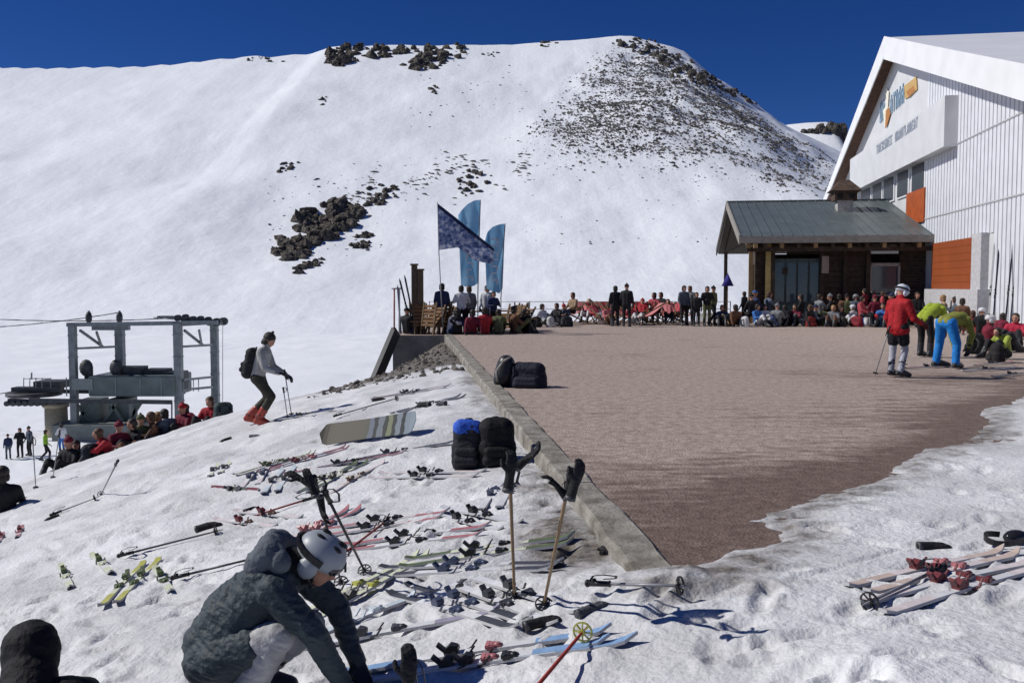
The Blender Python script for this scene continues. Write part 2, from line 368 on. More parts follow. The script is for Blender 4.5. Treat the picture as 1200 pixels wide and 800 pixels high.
# ------------------------------------------------------------------ big station building
AX = Vector((1, -.159, 0)).normalized(); BX = Vector((.159, 1, 0)).normalized(); OUT = -AX
FX = 11.5
def on_facade(px, py, off=0.0):
    """meet the facade plane X - .159 Y = FX, moved off metres out towards the terrace"""
    r = ray(px, py); c = FX-off*math.hypot(1, .159)
    t = c/(r.x-.159*r.y); return Vector((0, 0, EYE))+r*t
def fpt(s, z, off=0.0):
    """point on the facade: s metres along BX from the foot of X axis crossing"""
    return Vector((FX, 0, 0))+BX*s+OUT*off+Vector((0, 0, z))
def fs(px, py, off=0.0):
    p = on_facade(px, py, off); q = p-Vector((FX, 0, 0)); return q.dot(BX), p.z
def station():
    white = mat('white_panel', (.60, .61, .62), .5, var=.06, scale=1.2, bump=.05, bscale=20)
    rib = mat('ribbed_metal', (.66, .68, .72), .45, var=.06, scale=2.0)
    barge = mat('barge_white', (.76, .77, .78), .5, var=.05, scale=1.0)
    brown = mat('soffit_brown', (.10, .045, .025), .7, var=.35, scale=4)
    soff = mat('soffit_grey', (.42, .42, .44), .7)
    orange = mat('orange_panel', (.37, .075, .012), .6, var=.18, scale=3)
    glass = mat('dark_glass', (.03, .04, .05), .4, spec=.12)
    grey = mat('plinth_grey', (.45, .45, .46), .8)
    root = empty('ski_station', fpt(40, 0), 0, 'big white gabled ski station with ribbed metal wall and orange panels', 'building')
    inv = Matrix.Translation(-root.location)
    def part(name, mb, ms, parent=root):
        mb.v = [tuple(Vector(v)-root.location) for v in mb.v] if parent is root else [tuple(Vector(v)-root.location) for v in mb.v]
        o = mb.build(name, ms); o.parent = parent; return o
    so = .72   # verge overhang
    sa, za = fs(1036, 44, so); sl, zl = fs(964, 236, so)
    s12, z12 = fs(1200, 77, so); k = (za-z12)/(sa-s12)
    sr = 18.0; zr = za-k*(sa-sr)
    D = 34.0
    kl = (za-zl)/(sl-sa)
    # wall prism (facade polygon up to just under the roof)
    t = .35
    wl = sl-1.6
    poly = [fpt(wl, -.5), fpt(wl, za-kl*(wl-sa)-t-.1), fpt(sa, za-t-.1), fpt(sr+1, za-k*(sa-sr-1)-t-.1), fpt(sr+1, -.5)]
    part('wall', MB().prism(poly, AX*D), white)
    # roof slabs
    def slab(s0, z0, s1, z1):
        m = MB(); a = fpt(s0, z0, so-.06); b_ = fpt(s1, z1, so-.06); c = fpt(s1, z1-t, so-.06); d = fpt(s0, z0-t, so-.06)
        m.prism([a, b_, c, d], AX*(D+so+1)); return m
    rm = slab(sa, za, sl, zl); r2 = slab(sa, za, sr, zr)
    rm.add(r2.v, r2.f)
    part('roof', rm, mat('roof_white', (.86, .87, .9), .35, var=.05, scale=.6))
    for (s1, z1) in ((sl, zl), (sr, zr)):
        bh = .5 if s1 == sl else 1.05
        m = MB(); m.prism([fpt(sa, za+.05, so), fpt(s1, z1+.05, so), fpt(s1, z1-bh, so), fpt(sa, za-(bh if s1 != sl else .95), so)], AX*.055); part('bargeboard', m, barge)
        m = MB(); e = -bh+.05
        m.prism([fpt(sa, za+e, so-.06), fpt(s1, z1+e, so-.06), fpt(s1, z1+e-.06, so-.06), fpt(sa, za+e-.06, so-.06)], AX*(so-.06)); part('soffit', m, brown if s1 == sl else soff)
    # ribbed cladding: right of the windows, proud of the white wall
    s85, _ = fs(1086, 200); s64, zlow2 = fs(1165, 272); s94, zlow1 = fs(1094, 289)
    m = MB(); pitch = .40
    s = sr+1.2; i = 0
    while s < s85:
        ztop = za-k*(sa-s)-t-.12 if s < sa else za
        zb = -.3 if s < s64 else zlow1+(zlow2-zlow1)*(s-s94)/(s64-s94)
        zb = max(zb, -.3)
        w = .30
        m.box(fpt(s, (ztop+zb)/2, .02), (.034, w, ztop-zb), Matrix((AX, BX, Vector((0, 0, 1)))).transposed())
        s += pitch
    part('ribbed_cladding', m, rib)
    m = MB(); 
    for zz in (4.6, 7.2):
        m.bar(fpt(sr+1.2, zz, .062), fpt(s85, zz, .062), .012, .05)
    part('cladding_seam', m, grey)
    # upper window band
    for x0, x1 in ((1001, 1007), (1011, 1022), (1025, 1035), (1038, 1049), (1054, 1066), (1071, 1085)):
        a, _ = fs(x0, 200); b_, _ = fs(x1, 200); zt = fs(1060, 190)[1]; zb = fs(1074, 224)[1]
        fr = MB(); fr.box(fpt((a+b_)/2, (zt+zb)/2, .02), (.10, abs(a-b_)+.3, zt-zb+.16), Matrix((AX, BX, Vector((0, 0, 1)))).transposed())
        f = part('window', fr, barge)
        p = MB(); p.box(fpt((a+b_)/2, (zt+zb)/2, .06), (.06, abs(a-b_), zt-zb), Matrix((AX, BX, Vector((0, 0, 1)))).transposed()); part('pane', p, glass, f)
    MX = Matrix((AX, BX, Vector((0, 0, 1)))).transposed()
    def panel(name, x0, x1, ya, yb, xr, mt, off=.05, th=.1, parent=root):
        a, _ = fs(x0, 300); b_, _ = fs(x1, 300); zt = fs(xr, ya)[1]; zb = fs(xr, yb)[1]
        mb = MB(); mb.box(fpt((a+b_)/2, (zt+zb)/2, off), (th, abs(a-b_), zt-zb), MX); return part(name, mb, mt, parent)
    panel('orange_panel', 1063, 1084, 224, 262, 1074, orange)
    # lower opening: boarded orange shutter, grey post and lintel, plinth
    zt = fs(1147, 277)[1]
    a, _ = fs(1094, 300); b_, _ = fs(1147, 300); zb = fs(1147, 339)[1]
    sh = MB()
    nb = 7
    for i in range(nb):
        h = (zt-zb)/nb; sh.box(fpt((a+b_)/2, zb+h*(i+.5), .04), (.06, abs(a-b_), h-.009), MX)
    sh.box(fpt((a+b_)/2, (zt+zb)/2, .01), (.05, abs(a-b_), zt-zb), MX)
    part('shutter', sh, mat('shutter_orange_wood', (.27, .062, .014), .65, var=.1, scale=.8)); tag(bpy.data.objects['shutter'], 'closed orange boarded shutter')
    panel('post', 1147.5, 1159, 274, 345, 1150, grey, .12, .3)
    pl = MB(); a2, _ = fs(1096, 300); b2, _ = fs(1161, 300); pl.box(fpt((a2+b2)/2, zb/2-.1, .15), (.5, abs(a2-b2), zb+.2), MX); part('plinth', pl, grey)
    # sign box across the gable
    so2 = .55
    sA, zt = fs(1107.5, 112, so2); _, zb = fs(1107.5, 171, so2); sB, _ = fs(996, 200, so2)
    bx = MB(); bx.box(fpt((sA+sB)/2, (zt+zb)/2, so2/2), (so2, abs(sA-sB), zt-zb), MX)
    box = part('sign_box', bx, white)
    tri = MB()   # board closing the gable above the box
    # gable lettering: abstract letter strokes as far as the picture shows them
    blue = mat('sign_slate_blue', (.24, .35, .45), .5); yel = mat('sign_yellow', (.52, .34, .12), .5); slate = mat('sign_slate', (.33, .37, .43), .5); pale = mat('sign_pale', (.78, .76, .62), .5); org = mat('sign_amber', (.42, .17, .04), .5)
    g = random.Random(4)
    wd = MB()
    def strip(mb, x0, y0, x1, y1, h0, h1, n, off, fill=.62):
        """n letter strokes between two picture points on the sign face"""
        s0, z0 = fs(x0, y0, off); s1, z1 = fs(x1, y1, off)
        SH = ["111101101101111", "111100110100111", "110101101101101", "111010010010010", "010101111101101", "100100100100111", "110101110101101", "111100111001111"]
        for i in range(n):
            u = (i+.5)/n; s = s0+(s1-s0)*u; z = z0+(z1-z0)*u; w = abs(s1-s0)/n; bits = SH[g.randrange(8)]
            for r_ in range(5):
                for c_ in range(3):
                    if bits[r_*3+c_] == '1': mb.box(fpt(s-(c_-1)*w*.25, z+h0*(.4-.2*r_), off+.012), (.024, w*.235, h0*.195), MX)
    strip(wd, 1027, 176, 1046, 163, .46, .6, 8, so2); strip(wd, 1049, 161, 1076, 142.5, .46, .6, 11, so2)
    lt = part('sign_lettering', wd, slate, box)
    lg = MB(); strip(lg, 1031, 133, 1037, 128, 1.05, 1, 2, .02); strip(lg, 1043, 124, 1060, 108, .95, 1, 5, .02); part('name_lettering', lg, blue)
    lp = MB()
    def quad(pts, off): lp.prism([fpt(*fs(x, y, .0), off) for x, y in pts], AX*.03)
    quad([(1061, 101), (1075, 90), (1076, 105), (1068, 113), (1062, 116)], .06); part('sun_emblem', lp, yel)
    lp = MB(); quad([(1040, 103), (1043, 108), (1042, 125), (1039, 136), (1041, 128), (1040, 116)], .07); quad([(1036, 130), (1041, 122), (1044, 132), (1040, 142), (1038, 150), (1037, 140)], .06); part('figure_emblem', lp, pale)
    lp = MB(); quad([(1040, 130), (1043, 126), (1045, 133), (1041, 147), (1039, 150)], .08); quad([(1064, 108), (1072, 101), (1074, 106), (1067, 114)], .08); part('amber_emblem', lp, org)
    return root

# ------------------------------------------------------------------ timber hut
def hut():
    P0 = at(868, 277, 41.0); P0.z = 0
    ze = at(868, 277, 41).z; 
    W = 8.35; Dp = 17.5; bR = 8.6
    MX = Matrix((AX, BX, Vector((0, 0, 1)))).transposed()
    root = empty('timber_hut', P0, 0, 'low timber hut with slate blue metal roof beside the white station', 'building')
    def q(a, b, z): return AX*a+BX*b+Vector((0, 0, z))
    zr = (at(855, 236, 49.0)).z
    roofm = mat('roof_slate_metal', (.105, .125, .130), .42, var=.16, scale=1.5, bump=.1, bscale=6)
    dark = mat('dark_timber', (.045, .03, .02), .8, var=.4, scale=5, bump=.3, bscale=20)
    wood = mat('pale_timber', (.26, .17, .08), .75, var=.25, scale=4, bump=.2)
    grey = mat('weathered_board', (.24, .225, .20), .8, var=.15, scale=5)
    glass = mat('hut_glass', (.05, .08, .10), .08, spec=.7)
    frame = mat('green_frame', (.06, .085, .08), .5)
    # roof
    th = .22
    for nm, a, b_ in (('roof', (0, ze), (bR, zr)), ('roof', (bR, zr), (Dp, ze+.1))):
        m = MB(); m.prism([q(0, a[0], a[1]), q(0, b_[0], b_[1]), q(0, b_[0], b_[1]-th), q(0, a[0], a[1]-th)], AX*W)
        o = m.build(nm, roofm, root)
        MB().prism([q(.08, a[0]+.1, a[1]-th-.0), q(.08, b_[0], b_[1]-th-.004), q(.08, b_[0], b_[1]-th-.05), q(.08, a[0]+.1, a[1]-th-.05)], AX*(W-.2)).build('soffit', dark, root)
        if a[0] == 0:
            sm = MB(); n = 19
            for i in range(n+1):
                u = i/n*W*.998; sm.bar(q(u, 0.01, ze+.02), q(u, bR, zr+.02), .035, .04)
            sm.build('standing_seam', roofm, o)
    m = MB(); m.bar(q(-.05, bR, zr+.03), q(W, bR, zr+.03), .3, .05); m.build('ridge_cap', roofm, root)
    f = MB(); f.bar(q(-.04, -.03, ze-.15), q(W, -.03, ze-.15), .05, .3); f.build('fascia', grey, root)
    for (b0, z0, b1, z1) in ((0, ze, bR, zr), (bR, zr, Dp, ze+.1)):
        m = MB(); m.prism([q(-.07, b0, z0+.05), q(-.07, b1, z1+.05), q(-.07, b1, z1-.36), q(-.07, b0, z0-.36)], AX*.06); m.build('bargeboard', grey if b0 == 0 else dark, root)
    # rafters under front eave
    for i in range(12):
        m = MB(); u = .35+i*(W-.6)/11; m.bar(q(u, .06, ze-.42), q(u, 2.2, ze+.15), .16, .2); m.build('rafter', wood if i % 2 == 0 else dark, root)
    # walls
    wy = 1.25; wx = .75
    wm = MB()
    zt = ze+.1
    def wallx(a0, a1, z0, z1, b=wy, t=.25): wm.box(q((a0+a1)/2, b+t/2, (z0+z1)/2), (a1-a0, t, z1-z0), MX)
    # log courses
    n = 17
    for i in range(n):
        z0 = i*zt/n; h = zt/n
        for (a0, a1) in ((wx, 1.55), (3.55, 5.6), (6.9, W-.02)): wm.box(q((a0+a1)/2, wy+.14, z0+h/2), (a1-a0, .24+.03*(i % 2), h-.015), MX)
        if i > 13: wm.box(q(2.55, wy+.14, z0+h/2), (2.0, .24, h-.015), MX); wm.box(q(6.25, wy+.14, z0+h/2), (1.3, .24, h-.015), MX)
        if i < 6: wm.box(q(6.25, wy+.14, z0+h/2), (1.3, .24, h-.015), MX)
    wm.prism([q(wx+.02, wy+.3, 0), q(wx+.02, 4.6, 0), q(wx+.02, 4.6, ze+.9), q(wx+.02, wy+.3, ze+.2)], AX*.25)
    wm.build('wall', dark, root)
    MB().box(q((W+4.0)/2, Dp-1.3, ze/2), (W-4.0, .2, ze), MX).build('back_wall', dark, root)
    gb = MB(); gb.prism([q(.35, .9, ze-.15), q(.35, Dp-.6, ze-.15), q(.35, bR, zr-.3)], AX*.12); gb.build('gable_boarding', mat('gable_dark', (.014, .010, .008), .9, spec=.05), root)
    MB().box(q(.45, Dp-1.2, ze/2), (.2, .2, ze), MX).build('post', dark, root)
    bk = MB(); bk.box(q((W+wx)/2, 4.5, 1.6), (W-wx-.6, .15, 3.2), MX); bk.build('inner_wall', mat('inner_plaster', (.12, .10, .085), .9), root)
    # glazed front: four tall panes in a green frame
    for i in range(4):
        a = 1.57+i*.5
        fm = MB(); fm.box(q(a+.245, wy+.1, 1.45), (.49, .1, 2.9), MX); w = fm.build('window', frame, root)
        pm = MB(); pm.box(q(a+.245, wy+.035, 1.85), (.40, .06, 1.75), MX); pm.build('pane', glass, w)
        pm = MB(); pm.box(q(a+.245, wy+.035, .5), (.40, .05, .7), MX); pm.build('kick_panel', mat('teal_panel', (.05, .10, .10), .5), w)
    fm = MB()
    for (a, z, sx, sz) in ((6.25, 1.28, 1.3, .09), (6.25, 2.62, 1.3, .14), (5.65, 1.95, .16, 1.45), (6.86, 1.95, .09, 1.45)): fm.box(q(a, wy-.02, z), (sx, .12, sz), MX)
    w = fm.build('window', mat('pale_frame', (.32, .30, .27), .6), root); tag(w, 'window in a pale frame at the dark right end')
    MB().box(q(6.25, wy+.08, 1.95), (1.2, .04, 1.26), MX).build('pane', glass, w)
    # side windows and corner posts
    fm = MB(); fm.box(q(wx-.02, 2.3, 1.9), (.1, 1.0, 1.5), MX); w = fm.build('window', wood, root); MB().box(q(wx-.075, 2.3, 1.9), (.04, .8, 1.3), MX).build('pane', glass, w)
    for a, mt in ((.55, wood), (1.32, mat('yellow_post', (.42, .32, .12), .7)), (1.5, dark), (3.6, dark), (4.6, dark), (5.55, dark)):
        MB().box(q(a, wy-.1, ze/2-.1), (.18 if a != 1.32 else .26, .18, ze-.1), MX).build('post', mt, root)
    MB().box(q(.62, .7, ze-.42), (.16, 2.0, .18), MX).build('bracket', wood, root)
    MB().bar(q(.3, .35, ze-.55), q(W-.1, .35, ze-.55), .16, .2).build('eave_beam', dark, root)
    MB().box(q(3.72, wy-.28, 2.62), (.3, .05, .75), MX).build('wall_plaque', mat('plaque', (.30, .25, .2), .6), root)
    MB().box(q(2.05, wy-.03, 2.35), (.22, .1, .3), MX).build('lamp', dark, root)
    # chimney with a dark timber hood
    c = at(989, 246, 46.0)-P0; b = c.dot(BX); a = c.dot(AX); zs = ze+(zr-ze)*b/bR
    ch = MB(); ch.box(q(a, b, zs+.05), (.72, .72, .8), MX); chm = ch.build('chimney', mat('chimney_render', (.40, .39, .37), .85, var=.3, scale=6, bump=.3), root)
    ht = mat('hood_timber', (.07, .045, .032), .8, var=.4, scale=6, bump=.3)
    hd = MB(); z = zs+.45; hd.box(q(a, b, z+.22), (1.05, 1.05, .44), MX); hd.build('chimney_hood', ht, chm)
    z += .44; hv = [q(a+sx*.72, b+sy*.72, z) for sx, sy in ((-1, -1), (1, -1), (1, 1), (-1, 1))]+[q(a+sx*.2, b+sy*.72*.3, z+.55) for sx, sy in ((-1, -1), (1, -1), (1, 1), (-1, 1))]
    hd = MB(); hd.add(hv, [(0, 1, 2, 3), (4, 7, 6, 5), (0, 4, 5, 1), (1, 5, 6, 2), (2, 6, 7, 3), (3, 7, 4, 0)]); hd.build('hood_roof', ht, chm)
    for sx in (-.28, .28): MB().box(q(a+sx, b-.535, zs+.66), (.26, .02, .22), MX).build('louver', mat('louver_black', (.012, .012, .012), .8), chm)
    return root

# ------------------------------------------------------------------ chairlift station
def lift():
    steel = mat('galvanised', (.17, .19, .20), .5, metal=.3, var=.2, scale=3, bump=.1, bscale=8)
    dk = mat('dark_machinery', (.045, .05, .055), .6, var=.3, scale=3)
    hou = mat('grey_green_housing', (.10, .13, .13), .5, var=.2, scale=1.5)
    con = mat('lift_concrete', (.17, .19, .185), .85, var=.2, scale=1.2, bump=.2)
    bei = mat('beige_render', (.36, .32, .24), .85, var=.15)
    Y0 = 60.0
    o0 = at(150, 520, Y0); o0.z = Ts(o0.x, o0.y)
    root = empty('lift_station', o0, 0, 'grey steel chairlift base station on the snow flat below the slope', 'lift station')
    def p(px, py, dy=0.0): return at(px, py, Y0)+Vector((0, dy, 0))-o0
    zg = -1.0
    def col(px, ytop, dy, w):
        a = p(px, ytop, dy); b_ = Vector((a.x, a.y, zg)); m = MB(); m.bar(b_, a, w, w)
        for k in range(6):
            z = zg+(a.z-zg)*(k+.5)/6; m.box((a.x, a.y, z), (w+.06, w+.06, .06))
        m.build('column', steel, root)
    col(95, 379, -1.2, .40); col(131, 381, 1.2, .50); col(216, 378, -1.2, .46); col(244, 375, 1.2, .44)
    m = MB(); m.bar(p(89, 379.5, -1.2), p(262, 377, -1.2), .22, .25); m.build('top_beam', steel, root)
    m = MB(); m.bar(p(104, 384.5, .6), p(147, 384.5, .6), .4, .30); m.bar(p(205, 380, .55), p(258, 377, .55), .3, .3); m.build('top_beam', steel, root)
    for a, b_ in (((95, 407), (131, 407)), ((103, 386), (113, 407)), ((122, 388), (112, 407)), ((216, 405), (244, 405)), ((223, 386), (232, 405)), ((240, 386), (231, 405)), ((216, 455), (244, 455)), ((222, 443), (244, 443)), ((92, 445), (131, 448))):
        MB().bar(p(*a, -1.1), p(*b_, .9), .13, .14).build('brace', steel, root)
    # sheave trains and anchors up top
    for px in (104, 140):
        m = MB(); m.ball(p(px, 372, 0), (.22, .22, .42), 8); m.tube(p(px, 378, 0), p(px, 364, 0), .07); m.build('cable_anchor', dk, root)
    m = MB()
    for px, py, r in ((213, 372, .2), (222, 375, .24), (231, 374, .2), (240, 375, .2), (250, 377, .22), (258, 377, .26)): m.tube(p(px, py, -.9), p(px, py, -.5), r, r, 12); m.tube(p(px, py, .9), p(px, py, .5), r, r, 12)
    m.build('sheave_wheels', dk, root)
    m = MB(); m.box(p(194, 371), (.9, .5, .12)); m.bar(p(180, 372), p(216, 375), .06, .06); m.build('catwalk', steel, root)
    # motors hanging on the columns
    for px in (106, 141):
        m = MB(); m.ball(p(px, 430, -.6), (.42, .42, .55), 10); m.box(p(px+3, 438, -.6), (.35, .5, .9)); m.build('drive_motor', dk, root)
    # machine deck
    m = MB(); a = p(72, 437, 0); b_ = p(216, 462, 0)
    m.box(((a.x+b_.x)/2+1.2, a.y, (a.z+b_.z)/2), (b_.x-a.x-2.5, 3.2, a.z-b_.z-.1)); hs = m.build('drive_housing', hou, root); bevel(hs, .06)
    m = MB()
    for px in (92, 118, 148, 176, 200): 
        c = p(px, 450, -1.63); m.box(c, (.06, .05, 1.15))
    m.box(p(110, 447, -1.64), (1.3, .06, .7)); m.build('access_panel', mat('panel_light', (.17, .2, .2), .5), hs)
    m = MB(); m.bar(p(52, 465, -1.8), p(213, 467, -1.8), .3, .24); m.bar(p(52, 462, 1.8), p(205, 463, 1.8), .3, .24); m.build('deck_beam', dk, root)
    m = MB(); m.box(p(155, 434, 0), (1.6, 1.2, .55)); m.box(p(183, 436, .3), (1.4, 1.4, .4)); m.box(p(205, 446, .2), (1.1, 1.5, 1.2)); m.build('gearbox', dk, root)
    m = MB(); c = p(40, 461, 0)
    m.tube(c-Vector((0, 0, .12)), c+Vector((0, 0, .12)), 1.65, 1.65, 28); m.tube(c-Vector((0, 0, .3)), c+Vector((0, 0, .45)), .35, .35, 14); m.build('bullwheel', dk, root)
    m = MB(); m.box(p(48, 455, -.4), (3.0, .8, .28)); m.box(p(60, 450, .2), (1.7, 1.6, .45)); m.bar(p(20, 467, -1), p(75, 469, -1), .3, .26)
    for k in range(7):
        c = p(20+k*7, 470, -1.3); m.tube(c, c+Vector((0, .3, 0)), .17, .17, 10)
    m.build('tension_arm', dk, root)
    # guard rails
    m = MB()
    for px in (41, 48, 55, 62, 72): m.tube(p(px, 452, -1.4), p(px, 440, -1.4), .03, n=5)
    m.tube(p(41, 441, -1.4), p(72, 441, -1.4), .03, n=5)
    for px in (222, 228, 234, 240): m.tube(p(px, 456, -1.2), p(px, 442, -1.2), .03, n=5)
    m.tube(p(50, 442, -1.4), p(50, 434, -1.4), .05, n=6); m.build('guard_rail', steel, root)
    # supports under the deck
    m = MB()
    for a, b_ in (((88, 468), (112, 497)), ((112, 468), (90, 497)), ((130, 468), (150, 497)), ((168, 470), (150, 497)), ((160, 468), (160, 497)), ((140, 470), (122, 497))): m.bar(p(*a, -.3), p(*b_, -.3), .2, .2)
    m.box(p(108, 483, .4), (1.2, 1.5, 1.75)); m.box(p(140, 483, .6), (1.3, 1.4, 1.75)); m.build('deck_support', hou, root)
    m = MB(); a = p(76, 493); m.box((p(126, 493).x, a.y, (a.z-2.2)/2), (p(176, 493).x-a.x, 3.6, a.z+2.2)); cb = m.build('concrete_base', con, root); bevel(cb, .05)
    m = MB(); a = p(62, 473, .4); m.tube((a.x, a.y, -1.5), (a.x, a.y, a.z), .72, .68, 18); m.tube((a.x, a.y, a.z-.25), (a.x, a.y, a.z), .8, .8, 18); m.build('tower_foot', bei, root)
    # control hut pole and drop line
    m = MB(); m.tube(p(204, 470, -.4), p(204, 505, -.4), .05, n=6); m.build('signal_pole', steel, root)
    m = MB(); m.tube(p(261, 379), p(261, 500), .022, n=5); m.build('drop_line', steel, root)
    # ropes running off to the left
    cb = MB()
    def rope(a, b_):
        pts = []
        for i in range(15):
            u = i/14; v = a.lerp(b_, u); v.z -= 1.6*4*u*(1-u)*.3; pts.append(v)
        cb.path(pts, .035, 5)
    rope(at(213, 372, 60), at(-160, 361, 62)); rope(at(140, 366, 60), at(-160, 384, 64)); rope(at(20, 458, 60), at(-160, 456, 62))
    tag(cb.build('haul_rope', mat('rope', (.18, .19, .2), .6)), 'thin steel ropes running left from the lift station', 'cable')

# ------------------------------------------------------------------ rocks
def rock_mat():
    m = bpy.data.materials.new('rock'); m.use_nodes = True; nt = m.node_tree; b = nt.nodes['Principled BSDF']; L = nt.links.new; N = nt.nodes.new
    geo = N('ShaderNodeNewGeometry'); n = N('ShaderNodeTexNoise'); n.inputs['Scale'].default_value = .9; n.inputs['Detail'].default_value = 9; L(geo.outputs['Position'], n.inputs['Vector'])
    r = N('ShaderNodeValToRGB'); r.color_ramp.elements[0].position = .35; r.color_ramp.elements[1].position = .68; r.color_ramp.elements[0].color = (.045, .040, .036, 1); r.color_ramp.elements[1].color = (.17, .152, .13, 1); L(n.outputs['Fac'], r.inputs['Fac'])
    L(r.outputs[0], b.inputs['Base Color']); b.inputs['Roughness'].default_value = .95; b.inputs['Specular IOR Level'].default_value = .1
    bp = N('ShaderNodeBump'); bp.inputs['Strength'].default_value = 1.0; bp.inputs['Distance'].default_value = 1.6; L(n.outputs['Fac'], bp.inputs['Height']); L(bp.outputs[0], b.inputs['Normal'])
    return m
def chunk_meshes(sub=2):
    out = []
    for k in range(8):
        bm = bmesh.new(); bmesh.ops.create_icosphere(bm, subdivisions=sub, radius=1)
        for v in bm.verts:
            s = mnoise.noise(v.co*1.3+Vector((k*7.1, 3, 1)))*.55+mnoise.noise(v.co*3.1+Vector((k*3.3, 9, 4)))*.25
            v.co *= 1+s
        for i in range(4):
            d = Vector((math.sin(k*3+i*2.1), math.cos(k*1.7+i*2.6), .4*math.sin(i+k))).normalized()
            for v in bm.verts:
                e = v.co.dot(d)-.72
                if e > 0: v.co -= d*e
        out.append((np.array([v.co[:] for v in bm.verts]), np.array([[v.index for v in f.verts] for f in bm.faces]))); bm.free()
    return out
CH = None
CL = None
def rock_cluster(name, items, m, low=False):
    """items: (x,y,z,sx,sy,sz,rot)"""
    global CH, CL
    CH = CH or chunk_meshes(); CL = CL or chunk_meshes(1)
    src = CL if low else CH
    V = []; Fc = []; o = 0
    for i, (x, y, z, sx, sy, sz, a) in enumerate(items):
        v, f = src[i % 8]; w = v*np.array([sx, sy, sz]); c, s = math.cos(a), math.sin(a)
        w = np.stack([w[:, 0]*c-w[:, 1]*s+x, w[:, 0]*s+w[:, 1]*c+y, w[:, 2]+z], 1); V.append(w); Fc.append(f+o); o += len(v)
    V = np.concatenate(V); Fc = np.concatenate(Fc)
    me = bpy.data.meshes.new(name); me.from_pydata(V.tolist(), [], Fc.tolist()); me.materials.append(m)
    ob = bpy.data.objects.new(name, me); COL.objects.link(ob); return ob
def rocks():
    m = rock_mat(); g = np.random.default_rng(11); scm = mat('scree_stone', (.055, .052, .05), .95, var=.5, scale=.2, col2=(.17, .16, .15), spec=.1)
    P = lambda x, y: ground(x, y)
    def outcrop(poly, n, smin, smax, label, ang=.3, hz=.75, edge=.0):
        xs = [p[0] for p in poly]; ys = [p[1] for p in poly]; items = []
        A = np.array(poly, float)
        while len(items) < n:
            x = g.uniform(min(xs), max(xs)); y = g.uniform(min(ys), max(ys))
            if not in_poly(np.array([x]), np.array([y]), poly)[0]: continue
            p = P(x, y)
            if p.y > 560 or p.y < 150: 
                p = at(x, max(y, 40), YR-8); p.z = Ts(p.x, p.y)
            if float(vnoise(p.x/5.5, p.y/7.5, 70)) < -.16 and n > 20 and g.random() < .9: n -= .35; continue
            s = (smin+(smax-smin)*g.random()**2.2)*.74
            items.append((p.x, p.y, p.z, s*(.95+.6*g.random()), s, s*(.6+.65*g.random()), g.random()*6.3))
        return tag(rock_cluster('rock_outcrop', items, m), label, 'rock', 'rock outcrops on the mountain')
    outcrop([(380, 74), (388, 60), (408, 54), (440, 51), (470, 54), (478, 62), (455, 68), (430, 72), (402, 80)], 90, 1.5, 4.5, 'long dark rock band on the skyline, left of two joined bands')
    outcrop([(468, 76), (478, 58), (505, 48), (545, 50), (548, 66), (530, 70), (515, 80), (492, 84)], 90, 1.5, 4.5, 'dark rock band on the skyline just above the bare middle slope')
    outcrop([(318, 290), (326, 276), (345, 276), (362, 288), (358, 302), (335, 307), (320, 300)], 80, 1.2, 3.2, 'rounded dark boulder at the lower left end of the big outcrop')
    outcrop([(344, 262), (352, 252), (378, 240), (402, 232), (426, 246), (422, 258), (400, 272), (385, 288), (362, 290), (348, 276)], 170, 1.2, 3.6, 'largest dark rock outcrop in the middle of the snow slope')
    outcrop([(344, 318), (350, 310), (378, 304), (378, 311), (362, 314), (350, 323)], 30, .7, 1.6, 'thin flat rock just below the rounded boulder')
    outcrop([(409, 290), (420, 276), (436, 272), (438, 278), (428, 292)], 40, .8, 2.0, 'small dark rock right of the largest outcrop')
    outcrop([(428, 242), (430, 222), (448, 216), (466, 218), (464, 234), (448, 240)], 40, .6, 1.9, 'broken rocks at the upper right end of the largest outcrop')
    outcrop([(324, 206), (330, 192), (352, 188), (350, 196), (332, 204)], 16, .5, 1.4, 'two small flat rocks alone on the left snow slope')
    outcrop([(373, 124), (378, 112), (384, 113), (381, 124)], 7, .7, 1.5, 'tiny dark rock below the left skyline band')
    outcrop([(499, 110), (506, 98), (515, 104), (510, 113)], 9, .8, 1.8, 'small dark rocks below the right skyline band')
    outcrop([(536, 206), (545, 198), (578, 204), (572, 214), (560, 226), (545, 236), (538, 226)], 40, .5, 1.7, 'scattered dark rocks right above the tall blue flags')
    outcrop([(558, 64), (562, 56), (572, 58), (584, 62), (576, 70)], 8, .7, 1.6, 'few dots of rock at the skyline right of the bands')
    outcrop([(625, 54), (645, 46), (655, 52), (640, 56)], 12, .8, 1.8, 'low rock rim on the skyline left of the rocky knoll')
    outcrop([(285, 71), (300, 66), (330, 68), (340, 74), (318, 74)], 14, .6, 1.6, 'small dark rocks at the far left of the skyline')
    outcrop([(715, 52), (740, 44), (770, 48), (790, 60), (775, 70), (745, 64)], 60, 1.0, 2.8, 'dark craggy summit of the rocky knoll')
    outcrop([(770, 66), (795, 62), (815, 76), (835, 96), (800, 106), (778, 90)], 70, 1.0, 3.0, 'dark crag right under the knoll summit')
    outcrop([(818, 80), (845, 96), (872, 113), (889, 124), (880, 122), (850, 108), (826, 94)], 60, .9, 2.4, 'thin dark crest running down right from the knoll')
    # far secondary peak behind the shoulder
    items = []
    for i in range(170):
        u = g.random()**.6; q = at(938+50*u, 150+26*g.random()*u-5*u, 640); s = (1.0+2.6*g.random()**2)*(.5+.8*u); items.append((q.x, q.y, q.z-2, s*1.3, s, s*1.2, g.random()*3))
    tag(rock_cluster('rock_outcrop', items, m), 'dark rock tower behind the right shoulder of the mountain', 'rock', 'rock outcrops on the mountain')
    # snow cap of that peak
    # scree
    items = []
